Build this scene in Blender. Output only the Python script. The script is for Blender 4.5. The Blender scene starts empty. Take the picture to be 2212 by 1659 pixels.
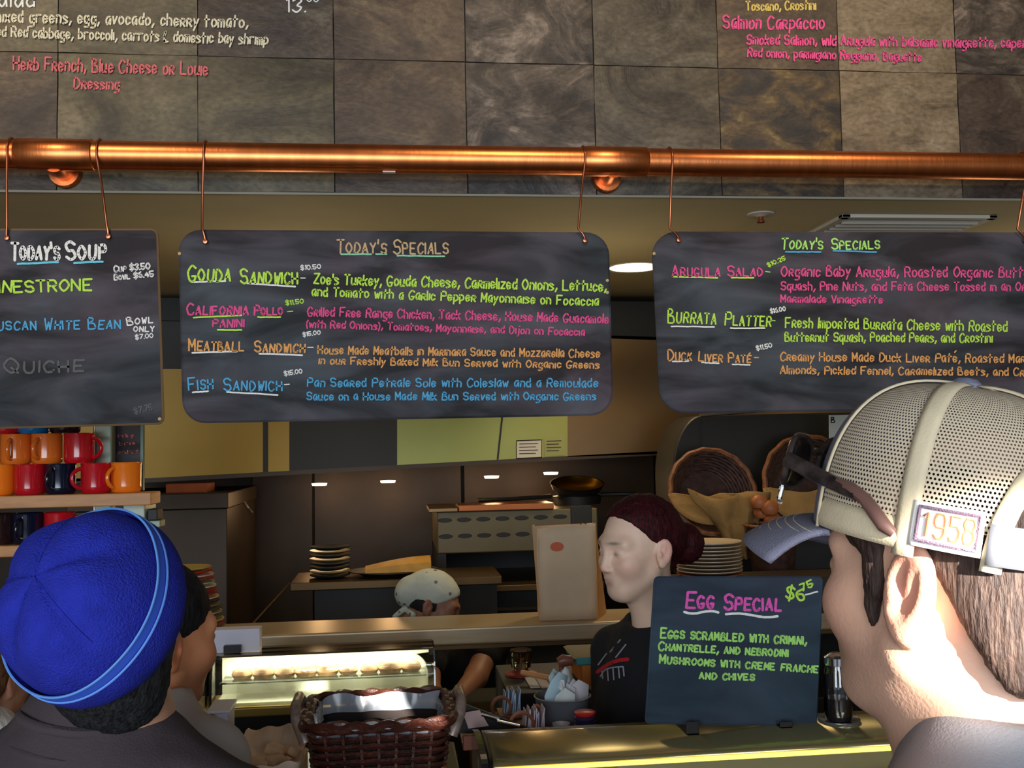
import bpy, math, random
import numpy as np
from mathutils import Vector, Matrix
random.seed(7); np.random.seed(7)
SC = bpy.context.scene; COL = SC.collection; PI = math.pi
def lin(c):
    c = c/255.0
    return c/12.92 if c <= 0.04045 else ((c+0.055)/1.055)**2.4
def rgb(r, g, b, a=1.0): return (lin(r), lin(g), lin(b), a)
# ------------------------------------------------------------------ camera
CAM = np.array([0.0, 0.0, 1.7]); FL = 2200.0
_yaw, _pit, _rol = [math.radians(a) for a in (6.53, 3.6, 1.14)]
_f = np.array([math.sin(_yaw)*math.cos(_pit), math.cos(_yaw)*math.cos(_pit), math.sin(_pit)])
_r = np.array([math.cos(_yaw), -math.sin(_yaw), 0.0]); _u = np.cross(_r, _f)
RT = math.cos(_rol)*_r - math.sin(_rol)*_u; UP = math.sin(_rol)*_r + math.cos(_rol)*_u; FW = _f
cd = bpy.data.cameras.new('camera'); cam = bpy.data.objects.new('camera', cd); COL.objects.link(cam)
cd.sensor_fit = 'HORIZONTAL'; cd.sensor_width = 36.0; cd.lens = 36.0*FL/2212.0; cd.clip_start = 0.05
cam.matrix_world = Matrix(((RT[0], UP[0], -FW[0], CAM[0]), (RT[1], UP[1], -FW[1], CAM[1]), (RT[2], UP[2], -FW[2], CAM[2]), (0, 0, 0, 1)))
cd.dof.use_dof = False
SC.camera = cam
# ------------------------------------------------------------------ view, world, large lights
SC.view_settings.view_transform = 'Standard'; SC.view_settings.look = 'None'
SC.view_settings.gamma = 1.0; SC.view_settings.use_curve_mapping = False
SC.view_settings.exposure = 0.0
w = bpy.data.worlds.new('world'); SC.world = w; w.use_nodes = True
w.node_tree.nodes['Background'].inputs[0].default_value = (0.62, 0.78, 1.0, 1)
w.node_tree.nodes['Background'].inputs[1].default_value = 0.35
def light(kind, name, loc, target, energy, color, size=None, size_y=None, angle=None, blend=0.3, radius=0.05):
    L = bpy.data.lights.new(name, kind); L.energy = energy; L.color = color
    if kind == 'AREA':
        L.shape = 'RECTANGLE'; L.size = size; L.size_y = size_y
    else: L.shadow_soft_size = radius
    if kind == 'SPOT': L.spot_size = math.radians(angle); L.spot_blend = blend
    o = bpy.data.objects.new(name, L); COL.objects.link(o); o.location = loc
    d = Vector(target)-Vector(loc); o.rotation_euler = d.to_track_quat('-Z', 'Y').to_euler()
    return o
light('AREA', 'shopfront_daylight', (-1.0, -3.6, 1.9), (0.0, 2.5, 1.8), 250, (0.84, 0.92, 1.0), 5.5, 2.2)
light('SPOT', 'sunbeam', (1.3, -3.2, 2.5), (0.374, 0.66, 1.580), 9000, (1.0, 0.95, 0.86), angle=2.0, blend=0.6, radius=0.03)
light('AREA', 'kitchen_tubes', (0.3, 4.1, 2.42), (0.3, 4.2, 0.0), 4, (1.0, 0.78, 0.45), 2.2, 0.5)
for x_ in (-0.4, 0.75, 2.4): light('POINT', 'ceiling_fill', (x_, 3.75, 2.02), (x_, 3.75, 0), 2.1, (1.0, 0.80, 0.50), radius=0.12)  # unseen warm points added to brighten the kitchen ceiling; no pendants hang there
for x_ in (-1.3, 0.55, 1.75): light('SPOT', 'track_lamp', (x_, 1.5, 3.75), (x_+0.1, 2.98, 2.7), 48, (1.0, 0.74, 0.44), angle=70, blend=0.8, radius=0.05)

# ------------------------------------------------------------------ pixel helpers (a pixel of the 2212x1659 photograph -> a point)
def ray(x, y): return FW + RT*(x-1106)/FL + UP*(829.5-y)/FL
def PY(x, y, Y): d = ray(x, y); return CAM + d*(Y/d[1])
def PZ(x, y, z): d = ray(x, y); return CAM + d*((z-1.7)/d[2])
def PD(x, y, D): return CAM + ray(x, y)*D
def PP(x, y, o, n):
    d = ray(x, y); return CAM + d*(np.dot(np.array(o)-CAM, n)/np.dot(d, n))
# ------------------------------------------------------------------ materials
def nodes(name):
    m = bpy.data.materials.new(name); m.use_nodes = True
    nt = m.node_tree; return m, nt, nt.nodes['Principled BSDF']
def mat(name, col, rough=0.6, metal=0.0, var=0.0, scale=8.0, bump=0.0, bscale=60.0, col2=None, stretch=None, spec=None, coat=0.0, alpha=1.0, trans=0.0, emit=None, es=0.0, detail=4.0, lo=0.35, hi=0.65, sss=0.0, coord='Object'):
    m, nt, b = nodes(name)
    b.inputs['Base Color'].default_value = col; b.inputs['Roughness'].default_value = rough; b.inputs['Metallic'].default_value = metal
    if spec is not None: b.inputs['Specular IOR Level'].default_value = spec
    if coat: b.inputs['Coat Weight'].default_value = coat; b.inputs['Coat Roughness'].default_value = 0.12
    if alpha < 1: b.inputs['Alpha'].default_value = alpha
    if trans: b.inputs['Transmission Weight'].default_value = trans
    if sss: b.inputs['Subsurface Weight'].default_value = sss; b.inputs['Subsurface Radius'].default_value = (0.02, 0.008, 0.004)
    if emit: b.inputs['Emission Color'].default_value = emit; b.inputs['Emission Strength'].default_value = es
    if var or col2 or bump:
        tc = nt.nodes.new('ShaderNodeTexCoord'); mp = nt.nodes.new('ShaderNodeMapping'); nt.links.new(tc.outputs[coord], mp.inputs[0])
        if stretch: mp.inputs['Scale'].default_value = stretch
    if var or col2:
        n = nt.nodes.new('ShaderNodeTexNoise'); n.inputs['Scale'].default_value = scale; n.inputs['Detail'].default_value = detail; nt.links.new(mp.outputs[0], n.inputs[0])
        r = nt.nodes.new('ShaderNodeValToRGB'); nt.links.new(n.outputs[0], r.inputs[0])
        c2 = col2 if col2 else tuple(min(1, c*(1+var)) for c in col[:3])+(1,)
        c1 = col if col2 else tuple(c*(1-var) for c in col[:3])+(1,)
        r.color_ramp.elements[0].color = c1; r.color_ramp.elements[0].position = lo
        r.color_ramp.elements[1].color = c2; r.color_ramp.elements[1].position = hi
        nt.links.new(r.outputs[0], b.inputs['Base Color'])
    if bump:
        n2 = nt.nodes.new('ShaderNodeTexNoise'); n2.inputs['Scale'].default_value = bscale; n2.inputs['Detail'].default_value = 3; nt.links.new(mp.outputs[0], n2.inputs[0])
        bp = nt.nodes.new('ShaderNodeBump'); bp.inputs['Strength'].default_value = bump; bp.inputs['Distance'].default_value = 0.01
        nt.links.new(n2.outputs[0], bp.inputs['Height']); nt.links.new(bp.outputs[0], b.inputs['Normal'])
    return m
def slate(name, cs, scale, dist, seed, rough=0.5):
    """cleft slate: three or four colours mixed by two warped noises; coordinates shift with each object's own random value"""
    m, nt, b = nodes(name); N = nt.nodes.new; L = nt.links.new
    g = N('ShaderNodeNewGeometry'); oi = N('ShaderNodeObjectInfo')
    ad = N('ShaderNodeVectorMath'); ad.operation = 'ADD'; L(g.outputs['Position'], ad.inputs[0])
    mu = N('ShaderNodeMath'); mu.operation = 'MULTIPLY'; mu.inputs[1].default_value = 37.0; L(oi.outputs['Random'], mu.inputs[0]); L(mu.outputs[0], ad.inputs[1])
    mp = N('ShaderNodeMapping'); mp.inputs['Rotation'].default_value = (0, 0.5+seed*0.7, 0); mp.inputs['Scale'].default_value = (1, 1, 1.7); L(ad.outputs[0], mp.inputs[0])
    n = N('ShaderNodeTexNoise'); n.inputs['Scale'].default_value = scale; n.inputs['Detail'].default_value = 9; n.inputs['Roughness'].default_value = 0.66; n.inputs['Distortion'].default_value = dist; L(mp.outputs[0], n.inputs[0])
    r = N('ShaderNodeValToRGB'); L(n.outputs[0], r.inputs[0])
    e = r.color_ramp.elements; e[0].position = 0.34; e[0].color = cs[0]; e[1].position = 0.68; e[1].color = cs[-1]
    for i, c in enumerate(cs[1:-1]): k = e.new(0.34+0.34*(i+1)/(len(cs)-1)); k.color = c
    f = N('ShaderNodeTexNoise'); f.inputs['Scale'].default_value = 55; f.inputs['Detail'].default_value = 6; L(mp.outputs[0], f.inputs[0])
    mx = N('ShaderNodeMix'); mx.data_type = 'RGBA'; mx.blend_type = 'OVERLAY'; mx.inputs[0].default_value = 0.8; L(r.outputs[0], mx.inputs[6]); L(f.outputs[0], mx.inputs[7]); L(mx.outputs[2], b.inputs['Base Color'])
    b.inputs['Roughness'].default_value = rough
    bp = N('ShaderNodeBump'); bp.inputs['Strength'].default_value = 0.55; bp.inputs['Distance'].default_value = 0.012; L(n.outputs[0], bp.inputs['Height']); L(bp.outputs[0], b.inputs['Normal'])
    return m
# ------------------------------------------------------------------ mesh builders
def props(o, label=None, cat=None, group=None, kind=None):
    if label: o['label'] = label
    if cat: o['category'] = cat
    if group: o['group'] = group
    if kind: o['kind'] = kind
    return o
def empty(name, loc, label, cat, group=None):
    o = bpy.data.objects.new(name, None); COL.objects.link(o); o.location = Vector([float(v) for v in loc]); o.empty_display_size = 0.05
    return props(o, label, cat, group)
def origin_of(o):
    v = np.zeros(3)
    while o is not None: v += np.array(o.location); o = o.parent
    return v
class MB:
    """collects world-space geometry; build() links it as ONE mesh object"""
    def __init__(s): s.v = []; s.f = []; s.uv = None
    def add(s, vs, fs):
        k = len(s.v); s.v += [tuple(map(float, p)) for p in vs]; s.f += [tuple(i+k for i in f) for f in fs]; return s
    def box(s, x0, x1, y0, y1, z0, z1):
        return s.add([(x0, y0, z0), (x1, y0, z0), (x1, y1, z0), (x0, y1, z0), (x0, y0, z1), (x1, y0, z1), (x1, y1, z1), (x0, y1, z1)],
                     [(3, 2, 1, 0), (4, 5, 6, 7), (0, 1, 5, 4), (1, 2, 6, 5), (2, 3, 7, 6), (3, 0, 4, 7)])
    def obox(s, c, ax, hs):
        c = np.array(c, float); ax = [np.array(a, float) for a in ax]
        vs = [c+ax[0]*hs[0]*i+ax[1]*hs[1]*j+ax[2]*hs[2]*k for k in (-1, 1) for (i, j) in ((-1, -1), (1, -1), (1, 1), (-1, 1))]
        return s.add(vs, [(3, 2, 1, 0), (4, 5, 6, 7), (0, 1, 5, 4), (1, 2, 6, 5), (2, 3, 7, 6), (3, 0, 4, 7)])
    def prism(s, pts, off):
        off = np.array(off, float); n = len(pts); a = [np.array(p, float) for p in pts]
        return s.add(a+[p+off for p in a], [tuple(range(n))[::-1], tuple(range(n, 2*n))]+[(i, (i+1) % n, n+(i+1) % n, n+i) for i in range(n)])
    def tube(s, pts, r, n=8, cap=True, closed=False):
        pts = [np.array(p, float) for p in pts]; m = len(pts); rr = r if hasattr(r, '__len__') else [r]*m
        vs = []; prev = None
        for i, p in enumerate(pts):
            a = pts[i-1] if (i > 0 or closed) else p; b = pts[(i+1) % m] if (i < m-1 or closed) else p
            t = b-a; t /= (np.linalg.norm(t)+1e-12)
            if prev is None: h = np.array([0, 0, 1.0]) if abs(t[2]) < 0.9 else np.array([1.0, 0, 0]); x = np.cross(t, h)
            else: x = prev-t*np.dot(prev, t)
            x /= (np.linalg.norm(x)+1e-12); prev = x; y = np.cross(t, x)
            vs += [p+rr[i]*(math.cos(2*PI*k/n)*x+math.sin(2*PI*k/n)*y) for k in range(n)]
        fs = [(i*n+k, i*n+(k+1) % n, ((i+1) % m)*n+(k+1) % n, ((i+1) % m)*n+k) for i in range(m if closed else m-1) for k in range(n)]
        if cap and not closed: fs += [tuple(range(n))[::-1], tuple(range((m-1)*n, m*n))]
        return s.add(vs, fs)
    def lathe(s, prof, c=(0, 0, 0), n=24, ax=None, closed=False, sq=1.0):
        c = np.array(c, float); X, Y, Z = [np.array(a, float) for a in (ax or ((1, 0, 0), (0, 1, 0), (0, 0, 1)))]
        vs = [c+r*(math.cos(2*PI*k/n)*X+sq*math.sin(2*PI*k/n)*Y)+z*Z for r, z in prof for k in range(n)]
        m = len(prof); fs = [(i*n+k, i*n+(k+1) % n, (i+1)*n+(k+1) % n, (i+1)*n+k) for i in range(m-1) for k in range(n)]
        if not closed:
            if prof[0][0] > 1e-5: fs.append(tuple(range(n))[::-1])
            if prof[-1][0] > 1e-5: fs.append(tuple(range((m-1)*n, m*n)))
        return s.add(vs, fs)
    def grid(s, P, closed=False):
        a = len(P); b = len(P[0]); vs = [p for row in P for p in row]
        return s.add(vs, [(i*b+j, i*b+(j+1) % b, (i+1)*b+(j+1) % b, (i+1)*b+j) for i in range(a-1) for j in range(b if closed else b-1)])
    def build(s, name, m, parent=None, smooth=False, bevel=0.0, seg=2, solid=0.0, subs=0):
        o0 = origin_of(parent); me = bpy.data.meshes.new(name)
        me.from_pydata([tuple(np.array(p)-o0) for p in s.v], [], s.f); me.update()
        if m is not None: me.materials.append(m)
        o = bpy.data.objects.new(name, me); COL.objects.link(o)
        if parent is not None: o.parent = parent
        if smooth:
            me.polygons.foreach_set('use_smooth', [True]*len(me.polygons)); me.set_sharp_from_angle(angle=math.radians(45))
        if solid: md = o.modifiers.new('t', 'SOLIDIFY'); md.thickness = solid; md.offset = 0
        if bevel: md = o.modifiers.new('b', 'BEVEL'); md.width = bevel; md.segments = seg; md.limit_method = 'ANGLE'
        if subs: md = o.modifiers.new('s', 'SUBSURF'); md.levels = subs; md.render_levels = subs
        return o
    def thing(s, name, m, label, cat, group=None, **k):
        c = np.array(s.v); b = np.array([c[:, 0].mean(), c[:, 1].mean(), c[:, 2].min()])
        s.v = [tuple(np.array(p)-b) for p in s.v]
        o = s.build(name, m, None, **k); o.location = b
        return props(o, label, cat, group)
def copy_tree(o, parent=None):
    c = o.copy(); COL.objects.link(c); c.parent = parent
    for ch in list(o.children): copy_tree(ch, c)
    return c
# ------------------------------------------------------------------ signed-distance modelling (bodies, hair, clothes as one skin each)
def E(c, r, k=0.02, op='u', R=None): return ('e', np.array(c, float), np.array(r, float), k, op, R)
def C(a, b, ra, rb, k=0.02, op='u'): return ('c', np.array(a, float), np.array(b, float), (ra, rb), k, op)
def H(p, n, k=0.01, op='i'): n = np.array(n, float); return ('h', np.array(p, float), n/np.linalg.norm(n), k, op, None)
def sdf(prims, P):
    d = None
    for q in prims:
        if q[0] == 'e':
            X = P-q[1].astype(np.float32)
            if q[5] is not None: X = X@np.array(q[5], np.float32)
            r = q[2].astype(np.float32); k0 = np.sqrt(((X/r)**2).sum(-1)); k1 = np.sqrt(((X/(r*r))**2).sum(-1))+1e-9; e = k0*(k0-1)/k1; k, op = q[3], q[4]
        elif q[0] == 'c':
            a, b = q[1], q[2]; ab = (b-a).astype(np.float32); X = P-a.astype(np.float32); t = np.clip((X@ab)/(ab@ab+1e-12), 0, 1)
            e = np.sqrt(((X-t[..., None]*ab)**2).sum(-1))-(q[3][0]+(q[3][1]-q[3][0])*t); k, op = q[4], q[5]
        else: e = (P-q[1].astype(np.float32))@q[2].astype(np.float32); k, op = q[3], q[4]
        if d is None: d = e; continue
        if op == 'u': h = np.maximum(k-np.abs(d-e), 0)/k; d = np.minimum(d, e)-h*h*k*0.25
        else:
            if op == 's': e = -e
            h = np.maximum(k-np.abs(d-e), 0)/k; d = np.maximum(d, e)+h*h*k*0.25
    return d
def surface(prims, lo, hi, vox):
    lo = np.array(lo, float); hi = np.array(hi, float); n = np.ceil((hi-lo)/vox).astype(int)+1
    ax = [lo[i]+vox*np.arange(n[i]) for i in range(3)]
    G = np.empty(tuple(n), np.float32)
    yy, zz = np.meshgrid(ax[1], ax[2], indexing='ij')
    for i in range(0, n[0], 8):
        xs = ax[0][i:i+8]; P = np.empty((len(xs), n[1], n[2], 3), np.float32); P[..., 0] = xs[:, None, None]; P[..., 1] = yy; P[..., 2] = zz
        G[i:i+8] = sdf(prims, P)
    G[0] = G[-1] = 1; G[:, 0] = G[:, -1] = 1; G[:, :, 0] = G[:, :, -1] = 1
    ins = G < 0; c = np.zeros(tuple(n-1), np.int8)
    for a in (0, 1):
        for b in (0, 1):
            for d in (0, 1): c += ins[a:n[0]-1+a, b:n[1]-1+b, d:n[2]-1+d]
    cell = np.argwhere((c > 0) & (c < 8)); idx = -np.ones(tuple(n-1), int); idx[tuple(cell.T)] = np.arange(len(cell))
    acc = np.zeros((len(cell), 3)); cnt = np.zeros(len(cell)); cs = [np.array((a, b, d)) for a in (0, 1) for b in (0, 1) for d in (0, 1)]
    for p in cs:
        for axn in range(3):
            if p[axn]: continue
            qd = p.copy(); qd[axn] = 1
            va = G[tuple((cell+p).T)]; vb = G[tuple((cell+qd).T)]; m = (va < 0) != (vb < 0)
            t = np.where(m, va/(va-vb+1e-12), 0)
            pos = np.tile(p.astype(float), (len(cell), 1)); pos[:, axn] += t; acc[m] += pos[m]; cnt[m] += 1
    V = lo+vox*(cell+acc/cnt[:, None]); F = []
    for axn in range(3):
        u, v = (axn+1) % 3, (axn+2) % 3; sl0 = [slice(0, -1)]*3; sl1 = [slice(0, -1)]*3
        sl1[axn] = slice(1, None); e = ins[tuple(sl0)] != ins[tuple(sl1)]; pts = np.argwhere(e); pts = pts[(pts[:, u] > 0) & (pts[:, v] > 0)]
        du = np.zeros(3, int); du[u] = 1; dv = np.zeros(3, int); dv[v] = 1
        q = np.stack([idx[tuple((pts-du-dv).T)], idx[tuple((pts-dv).T)], idx[tuple(pts.T)], idx[tuple((pts-du).T)]], 1)
        fl = ins[tuple(pts.T)]; q[~fl] = q[~fl][:, ::-1]; F.append(q[(q >= 0).all(1)])
    return V, np.concatenate(F)
def skin(name, prims, lo, hi, vox, m, parent=None, frame=None, paint=None, noise=0.0, nscale=40.0, smooth=2):
    """frame=(origin, R): prims are in a local frame; paint(V)->rgb per vertex (own colour of the surface, attribute 'tint')"""
    V, F = surface(prims, lo, hi, vox); o0 = origin_of(parent)
    loc = V.copy()
    if frame is not None: V = V@np.array(frame[1]).T+np.array(frame[0])
    me = bpy.data.meshes.new(name); me.from_pydata((V-o0).tolist(), [], F.tolist()); me.update(); me.materials.append(m)
    me.polygons.foreach_set('use_smooth', [True]*len(me.polygons))
    if paint is not None:
        a = me.attributes.new('tint', 'FLOAT_COLOR', 'POINT'); c = np.ones((len(V), 4), np.float32); c[:, :3] = paint(loc); a.data.foreach_set('color', c.ravel())
    o = bpy.data.objects.new(name, me); COL.objects.link(o)
    if parent is not None: o.parent = parent
    if smooth: md = o.modifiers.new('s', 'SMOOTH'); md.iterations = smooth; md.factor = 0.5
    if noise:
        t = bpy.data.textures.new(name, 'CLOUDS'); t.noise_scale = 1.0/nscale; md = o.modifiers.new('d', 'DISPLACE'); md.texture = t; md.strength = noise; md.texture_coords = 'LOCAL'
    return o
def tint_mat(name, rough=0.5, bump=0.15, bscale=250, sss=0.15, var=0.06, vs=60, stretch=None):
    m, nt, b = nodes(name); N = nt.nodes.new; L = nt.links.new
    at = N('ShaderNodeAttribute'); at.attribute_name = 'tint'; tc = N('ShaderNodeTexCoord'); mp = N('ShaderNodeMapping'); L(tc.outputs['Object'], mp.inputs[0])
    if stretch: mp.inputs['Scale'].default_value = stretch
    n = N('ShaderNodeTexNoise'); n.inputs['Scale'].default_value = vs; n.inputs['Detail'].default_value = 5; L(mp.outputs[0], n.inputs[0])
    mr = N('ShaderNodeMapRange'); mr.inputs['To Min'].default_value = 1-var*3; mr.inputs['To Max'].default_value = 1+var*3; L(n.outputs[0], mr.inputs[0])
    mx = N('ShaderNodeMix'); mx.data_type = 'RGBA'; mx.blend_type = 'MULTIPLY'; mx.inputs[0].default_value = 1; L(at.outputs['Color'], mx.inputs[6]); L(mr.outputs[0], mx.inputs[7]); L(mx.outputs[2], b.inputs['Base Color'])
    n2 = N('ShaderNodeTexNoise'); n2.inputs['Scale'].default_value = bscale; L(mp.outputs[0], n2.inputs[0])
    bp = N('ShaderNodeBump'); bp.inputs['Strength'].default_value = bump; bp.inputs['Distance'].default_value = 0.003; L(n2.outputs[0], bp.inputs['Height']); L(bp.outputs[0], b.inputs['Normal'])
    b.inputs['Roughness'].default_value = rough
    if sss: b.inputs['Subsurface Weight'].default_value = sss; b.inputs['Subsurface Radius'].default_value = (0.012, 0.004, 0.002)
    return m
# ------------------------------------------------------------------ handwriting: a stroke alphabet of our own
GL = {'A': "022842|1434", 'B': "0208|~0828372605|~0535433202", 'C': "~47280604123243", 'D': "~082846442202|0802", 'E': "48080242|0535", 'F': "480802|0535",
 'G': "~47280604123244|2444", 'H': "0802|4842|0545", 'I': "0802", 'J': "0848|~2823120203", 'K': "0802|3804|1542", 'L': "080242", 'M': "0208244842", 'N': "02084248",
 'O': "~28060422444628", 'P': "0208|~0838463505", 'Q': "~28060422444628|2442", 'R': "0208|~0838463505|2542", 'S': "~4728071535432203", 'T': "0848|2822",
 'U': "~080412324448", 'V': "082248", 'W': "0812263248", 'X': "0842|4802", 'Y': "082548|2522", 'Z': "08480242",
 'a': "~361604122336|3632", 'b': "0802|~0516353312", 'c': "~3516041233", 'd': "3832|~3516041233", 'e': "0434|~343516041233", 'f': "~38171412|0626",
 'g': "~3516041233|~36312000", 'h': "0802|~05163532", 'i': "0602", 'j': "~161100|1818", 'k': "0802|3604|1432", 'l': "0802", 'm': "0602|~05162522|~25364542",
 'n': "0602|~05163532", 'o': "~160412333516", 'p': "0600|~0516353312", 'q': "3630|~3516041233", 'r': "0602|~051636", 's': "~351605331202", 't': "1812|0636",
 'u': "~06031233|3632", 'v': "061236", 'w': "0612253246", 'x': "0632|3602", 'y': "0613|3600", 'z': "06360232",
 '0': "~28060422444628", '1': "071812", '2': "~07284602|0242", '3': "~07284725442203", '4': "3832|380444", '5': "480805|~0535442203", '6': "~3806042243351504",
 '7': "084812", '8': "~2807254322032547", '9': "~462806254647|4612", '$': "~4728071535432203|2921", '-': "0535", ',': "1301", '.': "0202", "'": "0806",
 '(': "~18060411", ')': "~08161401", '&': "~3202061817050213", '^': "0206|~0626352404|1432", ':': "0505|0202", '`': "0918"}
def crom(p):
    if len(p) < 3: return p
    cl = np.allclose(p[0], p[-1]); out = []
    for i in range(len(p)-1):
        p0 = p[i-1] if i > 0 else (p[-2] if cl else 2*p[0]-p[1]); p3 = p[i+2] if i+2 < len(p) else (p[1] if cl else 2*p[-1]-p[-2])
        for t in (0, 1/3, 2/3):
            out.append(0.5*(2*p[i]+(p[i+1]-p0)*t+(2*p0-5*p[i]+4*p[i+1]-p3)*t*t+(3*p[i]-p0-3*p[i+1]+p3)*t**3))
    return out+[p[-1]]
def layout(text, sc=False):
    x = 0; S = []
    for ch in text:
        if ch == ' ': x += 3.3; continue
        g = ch; s = 1.0
        if sc and ch.islower(): g = ch.upper(); s = 0.74
        acc = None
        if ch in 'éÉ': g = 'E' if (sc or ch == 'É') else 'e'; s = 0.74 if sc and ch == 'é' else 1.0; acc = True
        w = 0; js = random.uniform(-0.25, 0.25); sl = random.uniform(-0.05, 0.1)
        for st in GL[g].split('|'):
            sm = st[0] == '~'; st = st.lstrip('~')
            p = [np.array([int(st[i]), int(st[i+1])-2.0]) for i in range(0, len(st), 2)]
            if len(p) == 2 and np.allclose(p[0], p[1]): p[1] = p[1]+np.array([0.35, 0.1])
            p = [q+np.random.uniform(-0.12, 0.12, 2) if not sm else q for q in p]
            if sm: p = crom(p)
            w = max(w, max(q[0] for q in p))
            S.append([np.array([x+q[0]*s+sl*q[1], q[1]*s+js*(0.5 if s < 1 else 1)]) for q in p])
        if acc: S.append([np.array([x+1.2, 7.0*s]), np.array([x+2.4, 8.2*s])])
        x += w*s+1.6
    return S, x-1.6
def ribbon(mb, pts, w, fn, lift=0):
    """a flat chalk stroke through the 2-D points, placed by fn(x, y, lift)"""
    for i in range(len(pts)-1):
        a, b = pts[i], pts[i+1]; t = b-a; L = np.linalg.norm(t)
        if L < 1e-6: continue
        n = np.array([-t[1], t[0]])/L*w; e = t/L*w
        q = [a+n-e*0.2, a-e, a-n-e*0.2, b-n+e*0.2, b+e, b+n+e*0.2]
        mb.add([fn(p[0], p[1], lift+i % 2) for p in q], [(0, 1, 2, 3, 4, 5)])
def write(mb, text, x0, y0, x1, y1, cap, fn, sc=False, w=None):
    S, W = layout(text, sc); d = np.array([x1-x0, y1-y0], float); L = np.linalg.norm(d); d /= L; nrm = np.array([d[1], -d[0]])
    kx = L/W; ky = cap*(0.92 if sc else 0.86)/6.0; w = (w or max(1.1, cap*0.055))*1.02
    for p in S: ribbon(mb, [np.array([x0, y0])+d*q[0]*kx+nrm*q[1]*ky for q in p], w, fn)
# ================================================================== STRUCTURE
WY = 3.0
m_grout = mat('grout', rgb(40, 36, 30), 0.9)
m_paint = mat('ceiling_paint', rgb(206, 192, 150), 0.75, var=0.08, scale=1.5)
m_darkceil = mat('dining_ceiling', rgb(90, 80, 70), 0.9)
m_floor = mat('floor_tile', rgb(120, 100, 85), 0.5, var=0.2, scale=5)
m_white = mat('white_paint', rgb(205, 200, 188), 0.6)
m_steel = mat('brushed_steel', rgb(150, 138, 122), 0.32, 0.9, var=0.12, scale=3, stretch=(1, 1, 30), bump=0.05, bscale=30)
m_dsteel = mat('dark_steel', rgb(62, 50, 38), 0.45, 0.5, var=0.25, scale=2)
m_black = mat('black_enamel', rgb(15, 14, 13), 0.55)
m_sidewall = mat('side_wall_paint', rgb(140, 125, 95), 0.8)
def struct(name, mb, m, **k): return props(mb.build(name, m, None, **k), kind='structure')
struct('floor', MB().box(-4, 5, -4, 7, -0.1, 0), m_floor)
struct('wall_left', MB().box(-4.1, -4, -4, 7, 0, 4.2), m_sidewall)
struct('wall_right', MB().box(5, 5.1, -4, 7, 0, 4.2), m_sidewall)
struct('ceiling', MB().box(-4, 5, -4, 3.0, 4.0, 4.1), m_darkceil)
ZB = 2.462; TS = 0.393; TH = 0.404; X0 = -0.957
wall = MB().box(-4, 5, WY+0.010, WY+0.16, ZB, 4.0)
wall = struct('wall_upper', wall, m_grout)
kc = struct('ceiling_kitchen', MB().box(-4, 5, WY+0.012, 6.1, ZB-0.004, ZB-0.0005).box(-4, 5, WY+0.17, 6.1, ZB, ZB+0.08), m_paint)
struct('trim_1', MB().box(-4, 5, WY-0.002, WY+0.011, ZB-0.007, ZB-0.0005), mat('trim_bead', rgb(150, 144, 126), 0.6))
struct('wall_back', MB().box(-4, 5, 6.0, 6.1, 0, ZB), mat('back_wall_steel', rgb(58, 47, 36), 0.45, 0.5, var=0.15, scale=1.5))
S1 = slate('slate_olive', [rgb(58, 50, 36), rgb(92, 82, 60), rgb(122, 110, 84)], 2.6, 0.8, 0)
S2 = slate('slate_brown', [rgb(46, 36, 30), rgb(80, 64, 50), rgb(112, 94, 72)], 3.4, 1.2, 1)
S3 = slate('slate_charcoal', [rgb(34, 29, 28), rgb(56, 48, 42), rgb(92, 80, 70), rgb(138, 124, 112)], 4.2, 1.8, 2)
S4 = slate('slate_ochre_blotched', [rgb(30, 30, 30), rgb(52, 44, 38), rgb(88, 70, 44), rgb(122, 106, 66)], 8.5, 0.5, 3)
S5 = slate('slate_tan', [rgb(84, 72, 56), rgb(122, 106, 84), rgb(140, 126, 104)], 5.5, 0.6, 4)
S6 = slate('slate_umber', [rgb(46, 35, 30), rgb(66, 52, 44), rgb(84, 72, 58), rgb(110, 100, 84)], 4.6, 0.6, 5)
S7 = slate('slate_grey_green', [rgb(48, 40, 33), rgb(86, 77, 62), rgb(112, 104, 88)], 3.0, 2.0, 6)
rows = {0: [S2, S1, S2, S1, S1, S2, S3, S7, S4, S5, S6, S7, S2, S3], 1: [S1, S2, S1, S1, S6, S2, S3, S7, S2, S5, S3, S1, S2, S6], 2: [S2, S6, S2, S7, S1, S3, S2, S5, S6, S1, S2, S7, S3, S1]}
tmeshes = {}
def tile_mesh(v, m):
    if (v, m.name) in tmeshes: return tmeshes[(v, m.name)]
    rnd = random.Random(v*17+3); n = 4; g = 0.0014; me = bpy.data.meshes.new('slate_tile'); vs = []; fs = []
    for j in range(n+1):
        for i in range(n+1):
            ed = i in (0, n) or j in (0, n)
            vs.append((g+(TS-2*g)*i/n+(rnd.uniform(-.0012, .0012) if ed else 0), (0.0035 if ed else 0)+rnd.uniform(-.0012, .0008), g+(TH-2*g)*j/n+(rnd.uniform(-.0012, .0012) if ed else 0)))
    for j in range(n):
        for i in range(n): a = j*(n+1)+i; fs.append((a, a+1, a+n+2, a+n+1))
    k = len(vs); vs += [(g, .011, g), (TS-g, .011, g), (TS-g, .011, TH-g), (g, .011, TH-g)]
    loop = [i for i in range(n+1)], [j*(n+1)+n for j in range(n+1)], [n*(n+1)+n-i for i in range(n+1)], [(n-j)*(n+1) for j in range(n+1)]
    for s, L in enumerate(loop):
        fs.append(tuple([k+s]+[k+(s+1) % 4]+L[::-1]))
    me.from_pydata(vs, [], fs); me.materials.append(m); me.polygons.foreach_set('use_smooth', [True]*len(me.polygons)); me.set_sharp_from_angle(angle=0.6)
    tmeshes[(v, m.name)] = me; return me
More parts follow.
